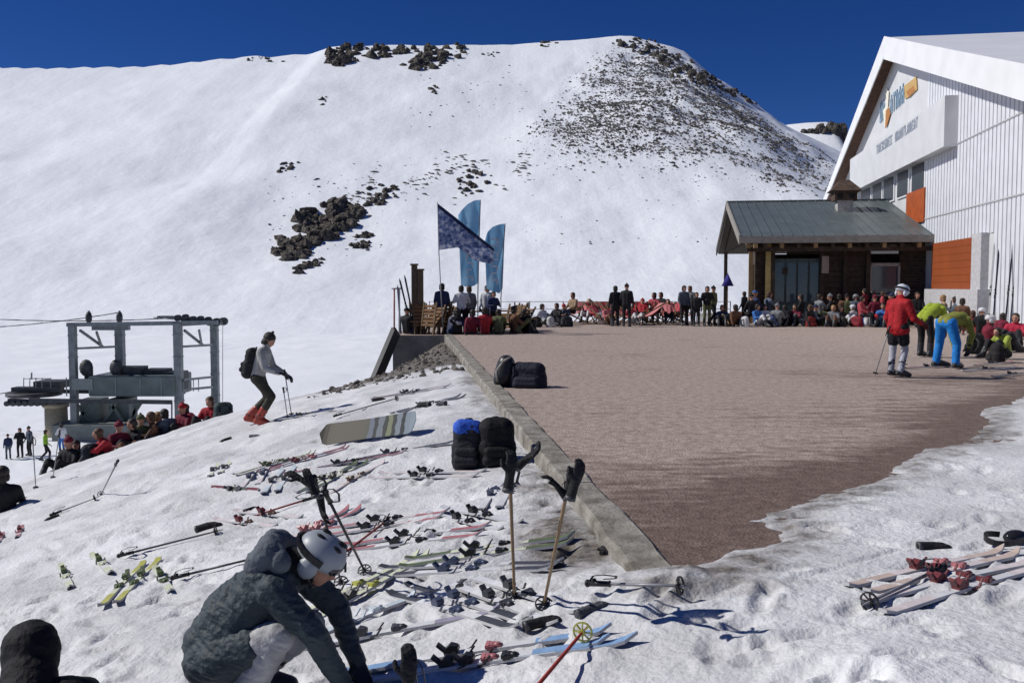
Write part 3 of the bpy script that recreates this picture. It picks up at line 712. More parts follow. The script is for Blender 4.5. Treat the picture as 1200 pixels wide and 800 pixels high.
    lim = [ground(x, y) for x, y in ((650, 105), (690, 70), (720, 48), (790, 62), (860, 112), (930, 160), (985, 192), (1010, 240), (960, 236), (930, 236), (830, 216), (760, 208), (700, 204), (640, 200), (608, 185), (612, 150))]
    lp = [(p.x, p.y) for p in lim]
    xs = [p[0] for p in lp]; ys = [p[1] for p in lp]
    tries = 0
    X = g.uniform(min(xs)-10, max(xs)+40, 150000); Y = g.uniform(min(ys), max(max(ys), 515), 150000)
    ins = in_poly(X, Y, lp)
    dens = .43+.55*fbm(X/26, Y/26, 3, 40)+.5*fbm(X/7, Y/9, 2, 41)+.0012*(Y-400)
    ed = dist_line(X, Y, lp+[lp[0]]); dens = dens*sstep(.12+ed/34)
    keep = ins & (g.random(150000) < np.clip(dens, .02, 1))
    X = X[keep][:26000]; Y = Y[keep][:26000]; Z = T(X, Y)
    for x, y, z in zip(X, Y, Z):
        s = .14+.52*g.random()**4; items.append((x, y, z+.02, s*(1.0+.8*g.random()), s*.8, s*(.7+.5*g.random()), -.75+g.normal(0, .6)))
    # streaky band left of the knoll
    for i in range(520):
        u = g.random(); px = 385+u*235; py = 232-u*46+g.normal(0, 13); p = ground(px, py); s = .2+.65*g.random()**2.5
        if float(vnoise(p.x/9, p.y/9, 50)) < -.05: continue
        items.append((p.x, p.y, p.z+.05, s*2.2, s*.8, s*.5, -.7+g.normal(0, .3)))
    for i in range(90):
        p = ground(g.uniform(310, 450), g.uniform(205, 300)); s = .2+.5*g.random()**2; items.append((p.x, p.y, p.z, s*1.6, s, s*.6, g.random()*3))
    for i in range(60):
        p = ground(g.uniform(480, 620), g.uniform(60, 150)); s = .15+.5*g.random()**2; items.append((p.x, p.y, p.z, s*1.6, s, s*.6, g.random()*3))
    for i in range(60):
        p = ground(g.uniform(600, 840), g.uniform(205, 290)); s = .12+.3*g.random()**2; items.append((p.x, p.y, p.z, s*1.6, s, s*.6, g.random()*3))
    tag(rock_cluster('scree', items, scm, True), 'dark stones scattered through the snow on the rocky knoll', None, None, 'stuff')
    # far white peak
    pts = []
    fp = MB(); base = [at(x, y, 650) for x, y in ((900, 150), (925, 146), (945, 144), (968, 143), (976, 146), (986, 168), (1000, 190), (1060, 230))]
    n = len(base); fr = [Vector((p.x, p.y-60, p.z-45)) for p in base]; bk = [Vector((p.x, p.y+80, p.z-50)) for p in base]
    fp.add(base+fr+bk, [(i, i+1, n+i+1, n+i) for i in range(n-1)]+[(i+1, i, 2*n+i, 2*n+i+1) for i in range(n-1)], 0, True)
    tag(fp.build('far_hill', snow_material('snow_peak', True)), 'small snowy peak behind the right shoulder', None, None, 'structure')

# ------------------------------------------------------------------ flags and railing
def flag_mat(name, base, dark, light, sc):
    m = bpy.data.materials.new(name); m.use_nodes = True; nt = m.node_tree; b = nt.nodes['Principled BSDF']; L = nt.links.new; N = nt.nodes.new
    tc = N('ShaderNodeTexCoord'); n = N('ShaderNodeTexNoise'); n.inputs['Scale'].default_value = sc; n.inputs['Detail'].default_value = 3; L(tc.outputs['Object'], n.inputs['Vector'])
    r = N('ShaderNodeValToRGB'); e = r.color_ramp.elements; e[0].position = .36; e[0].color = (*dark, 1); e[1].position = .64; e[1].color = (*light, 1); k = e.new(.5); k.color = (*base, 1)
    L(n.outputs['Fac'], r.inputs['Fac']); L(r.outputs[0], b.inputs['Base Color']); b.inputs['Roughness'].default_value = .7
    b.inputs['Transmission Weight'].default_value = 0
    tr = N('ShaderNodeBsdfTranslucent'); L(r.outputs[0], tr.inputs['Color']); mx = N('ShaderNodeMixShader'); mx.inputs[0].default_value = .5
    L(b.outputs[0], mx.inputs[1]); L(tr.outputs[0], mx.inputs[2]); L(mx.outputs[0], nt.nodes['Material Output'].inputs['Surface'])
    return m
def cloth_grid(top, bot, Y, n, k, amp, base):
    """cloth hung between two rows of points"""
    def samp(line, u):
        f = u*(len(line)-1); i = min(int(f), len(line)-2); t = f-i; a, b = line[i], line[i+1]; return (a[0]+(b[0]-a[0])*t, a[1]+(b[1]-a[1])*t)
    vs = []
    for i in range(n+1):
        u = i/n; a = samp(top, u); b = samp(bot, u)
        for j in range(k+1):
            t = j/k; q = at(a[0]+(b[0]-a[0])*t, a[1]+(b[1]-a[1])*t, Y); q.y += amp*math.sin(u*6.5+t*2.2)+amp*.5*math.sin(t*9+u*3); vs.append(q-base)
    fs = [(i*(k+1)+j, (i+1)*(k+1)+j, (i+1)*(k+1)+j+1, i*(k+1)+j+1) for i in range(n) for j in range(k)]
    m = MB(); m.add(vs, fs, 0, True); return m
def flags():
    blue = flag_mat('flag_blue', (.20, .44, .66), (.16, .38, .61), (.28, .52, .72), 1.2); pen = flag_mat('pennant_print', (.17, .22, .38), (.045, .07, .19), (.46, .48, .56), 7.0)
    polem = plain('pole_grey', (.3, .3, .32)); dk = plain('pole_dark', (.03, .035, .05)); wh = plain('flag_white', (.55, .6, .66))
    def feather(Y, left_top, pole, bot, label):
        base = at(pole[0][0]-2, 386, Y); base.z = 0
        r = empty('feather_flag', base, 0, label, 'flag', 'tall feather flags')
        cloth_grid(left_top, bot, Y, 14, 24, .05, base).build('flag_cloth', blue, r)
        pts = [at(x, y, Y)-base for x, y in pole]+[Vector((at(pole[-1][0], 386, Y)-base).to_tuple()[:2]+(0,))]
        m = MB(); m.path(pts, .022, 6); m.build('pole', polem, r)
        # pale lettering down the cloth
        m = MB(); 
        x0 = (bot[0][0]+bot[-1][0])/2
        for i, y in enumerate(range(int(bot[0][1]-58), int(bot[0][1]-6), 8)):
            c = at(x0, y, Y)-base+Vector((0, -.12, 0)); w = .24-.05*(i % 3); m.box(c, (w, .02, .05)); m.box(c+Vector((-.1 if i % 2 else .1, 0, -.08)), (.05, .02, .16))
        m.build('flag_lettering', wh, r)
    feather(33.5, [(537, 252), (541, 246), (548, 239), (556, 235), (563, 234)], [(563, 234), (562, 262), (561, 300), (560, 345)], [(540, 334), (546, 336), (552, 336), (557, 334), (561, 331)], 'taller blue feather flag behind the seated crowd')
    feather(33.0, [(568, 283), (571, 272), (577, 266), (585, 263), (592, 262)], [(592, 262), (590, 290), (588, 330), (587, 350)], [(570, 338), (576, 341), (581, 342), (585, 344), (589, 338)], 'shorter blue feather flag right of the taller one')
    Y = 32.4; base = at(515, 386, Y); base.z = 0
    r = empty('pennant', base, 0, 'dark blue and white pointed pennant flying on a thin pole', 'flag')
    cloth_grid([(513, 240), (533, 256), (555, 274), (578, 292)], [(514, 293), (537, 290), (555, 305), (578, 310)], Y, 24, 14, .06, base).build('flag_cloth', pen, r)
    cloth_grid([(512.5, 238), (533, 254), (555, 272), (579, 291)], [(513, 243), (533, 259), (555, 277), (579, 295)], Y-.07, 24, 2, .06, base).build('flag_border', flag_mat('pennant_edge', (.02, .03, .09), (.015, .02, .06), (.03, .05, .12), 3), r)
    MB().path([at(512.6, 237, Y)-base, at(514.5, 300, Y)-base, at(519, 384, Y)-base], .02, 6).build('pole', polem, r)
def railing():
    st = plain('rail_steel', (.22, .22, .24)); Y = 44.3
    r = empty('railing', (2, Y, 0), 0, 'thin steel railing along the back of the terrace', 'railing')
    x0 = -3.9; x1 = 10.3; n = 9
    for i in range(n+1):
        x = x0+(x1-x0)*i/n; MB().tube((x-2, 0, 0), (x-2, 0, .98), .025, n=6).build('post', st, r)
    for z in (.95, .6, .3): MB().tube((x0-2, 0, z), (x1-2, 0, z), .014, n=5).build('rail', st, r)
    # dark stair stringer down from the terrace corner
    d = plain('stringer_dark', (.025, .03, .04)); b = Vector((-4.3, 31.6, 0))
    r2 = empty('stair_rail', b, 0, 'dark steel stair side leaning down from the terrace corner', 'stair rail')
    MB().bar(at(464, 388, 31.6)-b, at(436, 455, 30.2)-b, .16, .42).build('stringer', d, r2)
    for px, py in ((462, 338), (468, 338)):
        MB().tube(at(px, py, 31.4)-b, at(px, 392, 31.4)-b, .03, n=6).build('post', plain('post_red', (.35, .09, .07)) if px == 462 else plain('rail_pale', (.5, .5, .5)), r2)
    MB().tube(at(459, 338, 31.4)-b, at(472, 338, 31.4)-b, .03, n=6).build('handrail', st, r2)
# ------------------------------------------------------------------ people
def hull_capsule(bm, p, r1, q, r2, seg=8):
    vs = []
    for c, r in ((Vector(p), r1), (Vector(q), r2)):
        rx = (r,)*3 if isinstance(r, (int, float)) else r
        for i in range(1, seg//2+1):
            ph = math.pi*i/(seg//2+1)
            for j in range(seg):
                t = 2*math.pi*(j+.5*(i % 2))/seg
                vs.append(bm.verts.new(c+Vector((rx[0]*math.sin(ph)*math.cos(t), rx[1]*math.sin(ph)*math.sin(t), rx[2]*math.cos(ph)))))
        for s in (1, -1): vs.append(bm.verts.new(c+Vector((0, 0, s*rx[2]))))
    ret = bmesh.ops.convex_hull(bm, input=vs)
    bad = [e for e in ret['geom_interior'] if isinstance(e, bmesh.types.BMVert)]
    if bad: bmesh.ops.delete(bm, geom=bad, context='VERTS')
def segdist(P, p, q, r1, r2):
    p = np.array(p); q = np.array(q); d = q-p; L = float(d@d) or 1e-9
    t = np.clip((P-p)@d/L, 0, 1)
    m1 = r1 if isinstance(r1, (int, float)) else sum(r1)/3; m2 = r2 if isinstance(r2, (int, float)) else sum(r2)/3
    return np.linalg.norm(P-p-t[:, None]*d, axis=1)-(m1+(m2-m1)*t)
def blob(prims, voxel, mats, name, parent=None, smooth=4, fold=0.0, fseed=0):
    """one continuous skin over tapered capsules (p, r1, q, r2, material index)"""
    bm = bmesh.new(); seg = 8 if voxel > .02 else 14
    for p in prims: hull_capsule(bm, p[0], p[1], p[2], p[3], seg)
    me = bpy.data.meshes.new(name); bm.to_mesh(me); bm.free()
    o = bpy.data.objects.new(name+'_tmp', me); COL.objects.link(o)
    r = o.modifiers.new('r', 'REMESH'); r.mode = 'VOXEL'; r.voxel_size = voxel; r.use_smooth_shade = True
    s = o.modifiers.new('s', 'SMOOTH'); s.iterations = smooth; s.factor = .5
    dg = bpy.context.evaluated_depsgraph_get(); ev = o.evaluated_get(dg)
    new = bpy.data.meshes.new_from_object(ev); bpy.data.objects.remove(o); bpy.data.meshes.remove(me)
    new.name = name
    n = len(new.vertices)
    if fold:
        co = np.empty(n*3, np.float32); no = np.empty(n*3, np.float32); new.vertices.foreach_get('co', co); new.vertices.foreach_get('normal', no)
        co = co.reshape(-1, 3); no = no.reshape(-1, 3)
        d = np.array([(1-abs(mnoise.noise(Vector((c[0]*5+fseed, c[1]*6, c[2]*13+c[1]*5)))*2.4))*.6+(1-abs(mnoise.noise(Vector((c[0]*13, c[1]*13+fseed, c[2]*34+c[1]*12)))*2.6))*.42+mnoise.noise(Vector((c[0]*40, c[1]*40+fseed, c[2]*60)))*.16 for c in co.tolist()])
        co = co+no*(d*fold)[:, None]; new.vertices.foreach_set('co', co.astype(np.float32).ravel())
    new.materials.clear()
    mats = mats if isinstance(mats, (list, tuple)) else [mats]
    for m in mats: new.materials.append(m)
    if len(mats) > 1:
        k = len(new.polygons); c = np.empty(k*3); new.polygons.foreach_get('center', c); c = c.reshape(-1, 3)
        best = np.full(k, 9.0); idx = np.zeros(k, np.int32)
        for p in prims:
            dd = segdist(c, p[0], p[2], p[1], p[3]); w = dd < best; best[w] = dd[w]; idx[w] = p[4]
        new.polygons.foreach_set('material_index', idx)
    new.polygons.foreach_set('use_smooth', np.ones(len(new.polygons), bool))
    ob = bpy.data.objects.new(name, new); COL.objects.link(ob)
    if parent is not None: ob.parent = parent
    return ob
V = Vector
def mir(v): return V((-v[0], v[1], v[2]))
def pose(**k):
    d = dict(pel=(0, 0, .95), che=(0, 0, 1.36), nec=(0, .01, 1.5), hea=(0, .035, 1.635), face=(0, 1, -.05),
             shR=(.185, 0, 1.42), elR=(.255, .0, 1.14), wrR=(.25, .14, .92), hipR=(.095, 0, .92), knR=(.115, .05, .5), anR=(.115, -.01, .12), toR=(.14, .17, .05))
    d.update(k)
    for j in ('sh', 'el', 'wr', 'hip', 'kn', 'an', 'to'):
        if j+'L' not in d: d[j+'L'] = mir(d[j+'R'])
    return {a: V(b) for a, b in d.items()}
STAND = lambda **k: pose(**k)
SIT = lambda **k: pose(**{**dict(pel=(0, 0, .13), che=(0, -.06, .52), nec=(0, -.04, .66), hea=(0, 0, .80), shR=(.185, -.05, .58), elR=(.26, .12, .36), wrR=(.17, .33, .42), hipR=(.1, .03, .13), knR=(.17, .42, .46), anR=(.15, .64, .12), toR=(.17, .82, .06)), **k})
CHAIR = lambda **k: pose(**{**dict(pel=(0, 0, .5), che=(0, -.05, .9), nec=(0, -.03, 1.04), hea=(0, .01, 1.18), shR=(.185, -.04, .96), elR=(.25, .08, .7), wrR=(.16, .3, .64), hipR=(.1, .04, .5), knR=(.14, .45, .52), anR=(.14, .46, .12), toR=(.16, .64, .05)), **k})
RECL = lambda **k: pose(**{**dict(pel=(0, 0, .36), che=(0, -.34, .68), nec=(0, -.42, .8), hea=(0, -.44, .94), face=(0, .9, .2), shR=(.185, -.36, .74), elR=(.27, -.16, .5), wrR=(.2, .1, .5), hipR=(.1, .04, .36), knR=(.14, .46, .5), anR=(.14, .75, .12), toR=(.16, .92, .1)), **k})
def hand(prims, wr, el, s=1.0, m=0, side=1, fwd=None):
    """palm, four bent fingers of different length and a thumb from the side of the palm"""
    d = (V(wr)-V(el)).normalized() if fwd is None else V(fwd).normalized()
    up = V((0, 0, 1)) if abs(d.z) < .85 else V((0, 1, 0))
    x = d.cross(up).normalized()*side; z = x.cross(d)*side
    w = V(wr)
    for i, (off, ln) in enumerate(((-.030, .066), (-.010, .076), (.010, .072), (.029, .055))):
        k = w+d*.095*s+x*off*s; prims.append((w+x*off*.6*s, .021*s, k, .017*s, m))
        a = k+d*ln*.55*s-z*.012*s; b = a+(d*.55-z*.8).normalized()*ln*.55*s
        prims.append((k, .0145*s, a, .0135*s, m)); prims.append((a, .0135*s, b, .0115*s, m))
    t = w+d*.03*s-x*.03*s; t2 = t+(d*.6-x*.75-z*.2).normalized()*.05*s; t3 = t2+(d*.9-x*.1-z*.4).normalized()*.035*s
    prims.append((t, .018*s, t2, .016*s, m)); prims.append((t2, .016*s, t3, .013*s, m))
def head_prims(P, m=0, s=1.0):
    f = P['face'].normalized(); up = (V((0, 0, 1))-f*f.z).normalized(); x = f.cross(up); h = P['hea']
    q = lambda a, b, c: h+x*a*s+f*b*s+up*c*s
    out = [(q(0, -.025, .035), .088*s, q(0, .02, .03), .086*s, m), (q(0, .03, -.03), .066*s, q(0, .052, -.075), .042*s, m), (P['nec'], .056*s, q(0, -.02, -.03), .06*s, m),
           (q(0, .098, .012), .012*s, q(0, .112, -.024), .017*s, m), (q(-.03, .088, .04), .017*s, q(.03, .088, .04), .017*s, m), (q(-.02, .09, -.055), .011*s, q(.02, .09, -.055), .011*s, m)]
    for sd in (-1, 1): out.append((q(sd*.088, -.01, .02), .014*s, q(sd*.09, -.014, -.02), .012*s, m))
    return out, q
def torso_prims(P, m, fat=1.0):
    pel, che, hr, hl = P['pel'], P['che'], P['hipR'], P['hipL']; sr, sl = P['shR'], P['shL']
    ax = (sr-sl).normalized(); mid = (pel+che)/2
    out = []
    for sd in (-1, 1): out.append((pel+ax*.065*sd, .118*fat, mid+ax*.06*sd, .122*fat, m)); out.append((mid+ax*.06*sd, .122*fat, che+ax*.075*sd, .125*fat, m))
    out.append((sl*.85+sr*.15, .088*fat, sr*.85+sl*.15, .088*fat, m)); out.append((che, .11*fat, P['nec'], .065*fat, m))
    return out
def sleeve_prims(P, m, f=1.0):
    out = []
    for s in 'RL': out += [(P['sh'+s], .082*f, P['el'+s], .062*f, m), (P['el'+s], .062*f, P['wr'+s], .045*f, m)]
    return out
def leg_prims(P, m, f=1.0):
    out = [(P['hipL'], .115*f, P['hipR'], .115*f, m)]
    for s in 'RL': out += [(P['hip'+s], .108*f, P['kn'+s], .078*f, m), (P['kn'+s], .076*f, P['an'+s], .07*f, m)]
    return out
def boot_prims(P, s, m, f=1.0):
    an, to, kn = P['an'+s], P['to'+s], P['kn'+s]; d = (kn-an).normalized()
    heel = an+(an-to).normalized()*.06; heel.z = an.z-.05
    return [(an+d*.2, .078*f, an, .072*f, m), (an, .07*f, to, .052*f, m), (heel, .055*f, to+V((0, 0, -.005)), .05*f, m)]
SKIN = mat('skin', (.42, .22, .15), .55, var=.1, scale=20)
EYEM = mat('eye_dark', (.02, .015, .012), .2)
HAIRC = {'dark': (.02, .015, .012), 'brown': (.07, .035, .018), 'fair': (.28, .18, .08)}
_h = {}
def hairmat(c): return mat('hair_'+c, HAIRC[c], .6, var=.3, scale=30, bump=.4, bscale=60)
def helmet(parent, q, f, col, sc=1.0, band=(.03, .03, .03), goggles=None):
    M = Matrix.Identity(3)
    x = (q(1, 0, 0)-q(0, 0, 0)).normalized(); y = (q(0, 1, 0)-q(0, 0, 0)).normalized(); z = (q(0, 0, 1)-q(0, 0, 0)).normalized()
    M = Matrix((x, y, z)).transposed()
    m = MB(); m.ball(q(0, -.008, .045), (.118*sc, .136*sc, .110*sc), 24, M, 0, -.045*sc)
    for sd in (-1, 1): m.ball(q(sd*.098, -.012, -.02), (.03, .055, .062), 12, M)
    hm = mat('helmet_'+'_'.join(f'{int(c*100)}' for c in col), col, .42, var=.05, spec=.4)
    o = m.build('helmet', hm, parent)
    v = MB()
    for sd in (-.05, 0, .05): v.ball(q(sd, -.05, .152-abs(sd)*.35), (.011, .034, .012), 8, M); v.ball(q(sd, .05, .150-abs(sd)*.35), (.011, .03, .012), 8, M)
    v.build('vent', plain('vent_black', (.01, .01, .012)), o)
    s = MB(); pts = [q(.095, .0, -.05), q(.075, .05, -.1), q(0, .062, -.125), q(-.075, .05, -.1), q(-.095, .0, -.05)]; s.path(pts, .009, 5); s.build('chin_strap', plain('vent_black', (.01, .01, .012)), o)
    if goggles:
        g = MB(); g.ball(q(0, .088, .03), (.082, .045, .042), 14, M); g.build('goggles', plain('goggle_'+str(goggles[0]), goggles, .15, spec=.6), parent)
        b = MB(); n = 16
        pts = [q(.128*sc*math.cos(t), -.008+.148*sc*math.sin(t), .045) for t in [R(40+280*i/n+60) for i in range(n+1)]]
        for a, c in zip(pts[:-1], pts[1:]): b.bar(a, c, .012, .034)
        b.build('goggle_strap', plain('strap_black', (.015, .015, .017)), o)
    return o
def cap_mesh(q, kind):
    x = (q(1, 0, 0)-q(0, 0, 0)).normalized(); y = (q(0, 1, 0)-q(0, 0, 0)).normalized(); z = (q(0, 0, 1)-q(0, 0, 0)).normalized(); M = Matrix((x, y, z)).transposed()
    m = MB()
    if kind == 'helmet': m.ball(q(0, -.01, .05), (.122, .14, .11), 14, M, 0, -.04); [m.ball(q(s*.1, -.01, -.02), (.025, .05, .055), 8, M) for s in (-1, 1)]
    elif kind == 'beanie': m.ball(q(0, -.016, .05), (.102, .118, .105), 12, M, 0, -.02); m.ball(q(0, -.01, .165), .028, 6, M)
    elif kind == 'cap': m.ball(q(0, -.012, .05), (.1, .115, .085), 12, M, 0, -.0); m.box(q(0, .125, .052), (.13, .09, .014), M)
    else: m.ball(q(0, -.022, .047), (.104, .112, .1), 12, M); [m.ball(q(s*.07, -.03, -.03), (.034, .06, .07), 8, M) for s in (-1, 1)]; m.ball(q(0, -.085, -.05), (.07, .035, .08), 8, M)
    return m
CROWD = {}
def crowd_person(kind, P, top, legs, head, hcol, loc, rz, label, group, sc=1.0, voxel=.03, skin_arms=False):
    """a small figure: one continuous body with jacket, trousers, boots and face on it, and its headgear as a child; bodies share their mesh"""
    key = kind
    if key not in CROWD:
        pr, q = head_prims(P, 0)
        pr += torso_prims(P, 1, 1.02)+sleeve_prims(P, 1, .95)+leg_prims(P, 2, .95)
        for s in 'RL': pr += boot_prims(P, s, 3, .95)
        for s in 'RL': hand(pr, P['wr'+s], P['el'+s], 1.12, 4, 1 if s == 'R' else -1)
        b = blob(pr, voxel, [SKIN]*5, 'person', None, 2)
        CROWD[key] = (b.data, q); bpy.data.objects.remove(b)
        ms = b = None
    me, q = CROWD[key]
    o = bpy.data.objects.new('person', me); COL.objects.link(o)
    ms = [SKIN, top, legs, plain('boot_dark', (.03, .03, .035)), SKIN if skin_arms else plain('glove_black', (.015, .015, .016))]
    for i, m in enumerate(ms): o.material_slots[i].link = 'OBJECT'; o.material_slots[i].material = m
    o.location = loc; o.rotation_euler = (0, 0, rz); o.scale = (sc,)*3
    hk = (key, head)
    if hk not in CROWD:
        c = cap_mesh(q, head).build({'helmet': 'helmet', 'beanie': 'beanie', 'cap': 'cap', 'hair': 'hair'}[head], hcol, o); CROWD[hk] = c.data
    else:
        c = bpy.data.objects.new({'helmet': 'helmet', 'beanie': 'beanie', 'cap': 'cap', 'hair': 'hair'}[head], CROWD[hk]); COL.objects.link(c); c.parent = o
    c.material_slots[0].link = 'OBJECT'; c.material_slots[0].material = hcol
    return tag(o, label, 'person', group)
def dressed(P, loc, rz, label, jacket, trousers, boot, glove, head, voxel=.014, fold=.006, sc=1.0, group=None, hairc='dark', fat=1.0, jf=None, hat=None, extra=None, gog=None, boots=True, legf=1.0, seed=0, bootf=1.0, hem=False):
    """a larger figure: body, and its clothes as children"""
    pr, q = head_prims(P, 0)
    pr += torso_prims(P, 0, .84)+sleeve_prims(P, 0, .66)+leg_prims(P, 0, .78)
    for s in 'RL': pr += [(P['an'+s], .05, P['to'+s], .038, 0)]
    body = blob(pr, max(voxel, .011), SKIN, 'person', None, 3)
    body.location = loc; body.rotation_euler = (0, 0, rz); body.scale = (sc,)*3
    tag(body, label, 'person', group)
    eb = q(0, 0, 0)
    for s in (-1, 1):
        e = MB(); e.ball(q(s*.033, .092, .018), .0115, 8); e.build('eye', EYEM, body)
    dn = (P['knL']+P['knR'])/2-P['pel']; hp = dn.normalized()*.05
    jp = ([(P['hipL']+hp, .125*fat, P['hipR']+hp, .125*fat, 0)] if hem else [])+torso_prims(P, 0, fat)+sleeve_prims(P, 0, 1.0)+[(P['nec'], .07, P['nec']+(P['hea']-P['nec'])*.35, .072, 0)]
    if jf: jp += jf
    blob(jp, voxel, jacket, 'jacket', body, 4, fold, seed)
    blob(leg_prims(P, 0, legf), voxel, trousers, 'trousers', body, 4, fold*.8, seed+5)
    for s in 'RL':
        b = blob(boot_prims(P, s, 0, bootf), voxel, boot, 'boot', body, 2)
        an, kn, to = P['an'+s], P['kn'+s], P['to'+s]; d = (kn-an).normalized(); fwd = (to-an).normalized()
        bk = MB()
        for h in (.03, .09, .15): c = an+d*h+fwd*.074; bk.box(c, (.09, .018, .016))
        bk.build('buckle', plain('buckle_steel', (.35, .35, .37), .35, metal=.8), b)
        hp = []; hand(hp, P['wr'+s], P['el'+s], 1.2, 0, 1 if s == 'R' else -1, P.get('hd'+s)); hp.append((P['wr'+s]-(P['wr'+s]-P['el'+s]).normalized()*.06, .05, P['wr'+s], .042, 0))
        blob(hp, min(.008, voxel), glove, 'glove', body, 1)
    if head == 'helmet': helmet(body, q, P['face'], hat or (.6, .62, .65), 1.0, goggles=gog)
    elif head == 'none': pass
    elif head == 'hood': 
        cap_mesh(q, 'beanie').build('hood', hat, body)
    else: cap_mesh(q, head).build('hair' if head == 'hair' else head, hat or hairmat(hairc), body)
    return body, q

def backpack(name, loc, rz, w, h, d, cmain, label, strap=(.02, .02, .022), tilt=0.0, pocket=None, cat='backpack', voxel=.014, seed=0):
    prs = []
    r = d*.42
    for zz in (.15, .30, .45, .60, .74, .86):
        prs.append((V((-w/2+r, 0, h*zz)), r*(1.05 if zz < .6 else .9), V((w/2-r, 0, h*zz)), r*(1.05 if zz < .6 else .9), 0))
    prs.append((V((-w/2+r, 0, r*.9)), r, V((-w/2+r*1.2, 0, h-r)), r*.85, 0)); prs.append((V((w/2-r, 0, r*.9)), r, V((w/2-r*1.2, 0, h-r)), r*.85, 0))
    m = cloth('pack_'+'_'.join(str(int(c*1000)) for c in cmain), cmain)
    o = blob(prs, voxel, m, name, None, 4, .008, seed)
    o.location = loc; o.rotation_euler = (tilt, 0, rz)
    tag(o, label, cat)
    pk = [(V((-w*.25, d*.42, h*.22)), d*.2, V((w*.25, d*.42, h*.22)), d*.2, 0), (V((-w*.24, d*.42, h*.42)), d*.17, V((w*.24, d*.42, h*.42)), d*.17, 0)]
    blob(pk, voxel, cloth('pack_pocket_'+'_'.join(str(int(c*1000)) for c in (pocket or cmain)), pocket or cmain), 'pocket', o, 3)
    sm = plain('strap_'+str(int(strap[0]*1000)), strap)
    for s in (-1, 1):
        st = MB(); pts = [V((s*w*.24, -d*.36, h*.9)), V((s*w*.27, -d*.62, h*.7)), V((s*w*.3, -d*.62, h*.4)), V((s*w*.34, -d*.4, h*.12))]
        for a, b in zip(pts[:-1], pts[1:]): st.bar(a, b, .055, .016, up=(0, 1, 0))
        st.build('shoulder_strap', sm, o)
    hb = MB(); hb.path([V((-.05, -d*.2, h*.97)), V((-.03, -d*.22, h+.05)), V((.03, -d*.22, h+.05)), V((.05, -d*.2, h*.97))], .01, 6); hb.build('carry_handle', sm, o)
    return o
# ------------------------------------------------------------------ gear
def frame_on(p, direc, nrm):
    d = direc.normalized(); n = (nrm-d*nrm.dot(d)).normalized(); x = d.cross(n)
    M = Matrix((x, d, n)).transposed().to_4x4(); M.translation = p; return M
def ski_mesh(L, w=.068):
    m = MB(); n = 22; vs = []
    for i in range(n+1):
        u = i/n; y = -L/2+L*u
        ww = w*(.5+.5*(1-.30*math.sin(math.pi*min(1, max(0, (u-.1)/.75)))))
        if u > .9: ww *= max(.08, math.sqrt(max(0, 1-((u-.9)/.1)**2)))
        if u < .04: ww *= .75+.25*u/.04
        z = .006+(.04*((u-.9)/.1)**2 if u > .9 else 0)+(.02*((.05-u)/.05) if u < .05 else 0)+.010*math.sin(math.pi*u)
        vs += [(-ww/2, y, z), (ww/2, y, z), (ww/2*.9, y, z+.016), (-ww/2*.9, y, z+.016)]
    fs = []; mi = []
    for i in range(n):
        a = i*4
        for j in range(4): fs.append((a+j, a+(j+1) % 4, a+4+(j+1) % 4, a+4+j)); mi.append(0 if j in (2,) and 5 < i < 16 else (1 if j == 2 else (2 if j != 0 else 3)))
    fs += [(0, 1, 2, 3), tuple(n*4+k for k in (3, 2, 1, 0))]; mi += [2, 2]
    o = len(m.v); m.v += vs
    for f, k in zip(fs, mi): m.f.append(list(f)); m.m.append(k); m.sm.append(False)
    return m
def binding_toe():
    m = MB(); m.box((0, .15, .03), (.07, .18, .018)); m.prism([(-.03, .10, .038), (-.03, .25, .038), (-.03, .225, .058), (-.03, .16, .078), (-.03, .11, .078)], (.06, 0, 0)); m.box((0, .125, .068), (.088, .03, .026)); m.ball((0, .20, .06), (.024, .035, .022), 8)
    for s in (-1, 1): m.bar((s*.03, .18, .055), (s*.046, .12, .06), .016, .03)
    return m
def binding_heel():
    m = MB(); m.box((0, -.17, .03), (.07, .20, .018)); m.box((0, -.17, .062), (.062, .10, .055)); m.bar((0, -.21, .07), (0, -.265, .135), .045, .024); m.prism([(-.03, -.21, .09), (-.03, -.13, .09), (-.03, -.11, .105), (-.03, -.16, .125)], (.06, 0, 0)); m.box((0, -.115, .082), (.068, .026, .03))
    for s in (-1, 1): m.bar((s*.046, -.08, .03), (s*.056, -.02, .045), .008, .01); m.bar((s*.056, -.02, .045), (s*.05, .035, .10), .014, .014)
    return m
SKIM = {}
def ski(M, L, top, tip, bind, label, group=None, accent=None):
    key = (round(L, 2),)
    if key not in SKIM: SKIM[key] = ski_mesh(L).build('ski', [SKIN]*4).data; bpy.data.objects.remove([o for o in bpy.data.objects if o.data == SKIM[key]][0])
    o = bpy.data.objects.new('ski', SKIM[key]); COL.objects.link(o)
    base = plain('ski_base', (.03, .03, .035)); edge = plain('ski_edge', (.45, .45, .46), .4)
    for i, m in enumerate((top, tip, edge, base)): o.material_slots[i].link = 'OBJECT'; o.material_slots[i].material = m
    o.matrix_world = M
    for nm, fn in (('toe_piece', binding_toe), ('heel_piece', binding_heel)):
        if nm not in SKIM: t = fn().build(nm, SKIN); SKIM[nm] = t.data; bpy.data.objects.remove(t)
        c = bpy.data.objects.new(nm, SKIM[nm]); COL.objects.link(c); c.parent = o; c.scale = (.74, .66, .66)
        c.material_slots[0].link = 'OBJECT'; c.material_slots[0].material = bind if nm == 'heel_piece' or accent is None else accent
    return tag(o, label, 'ski', group)
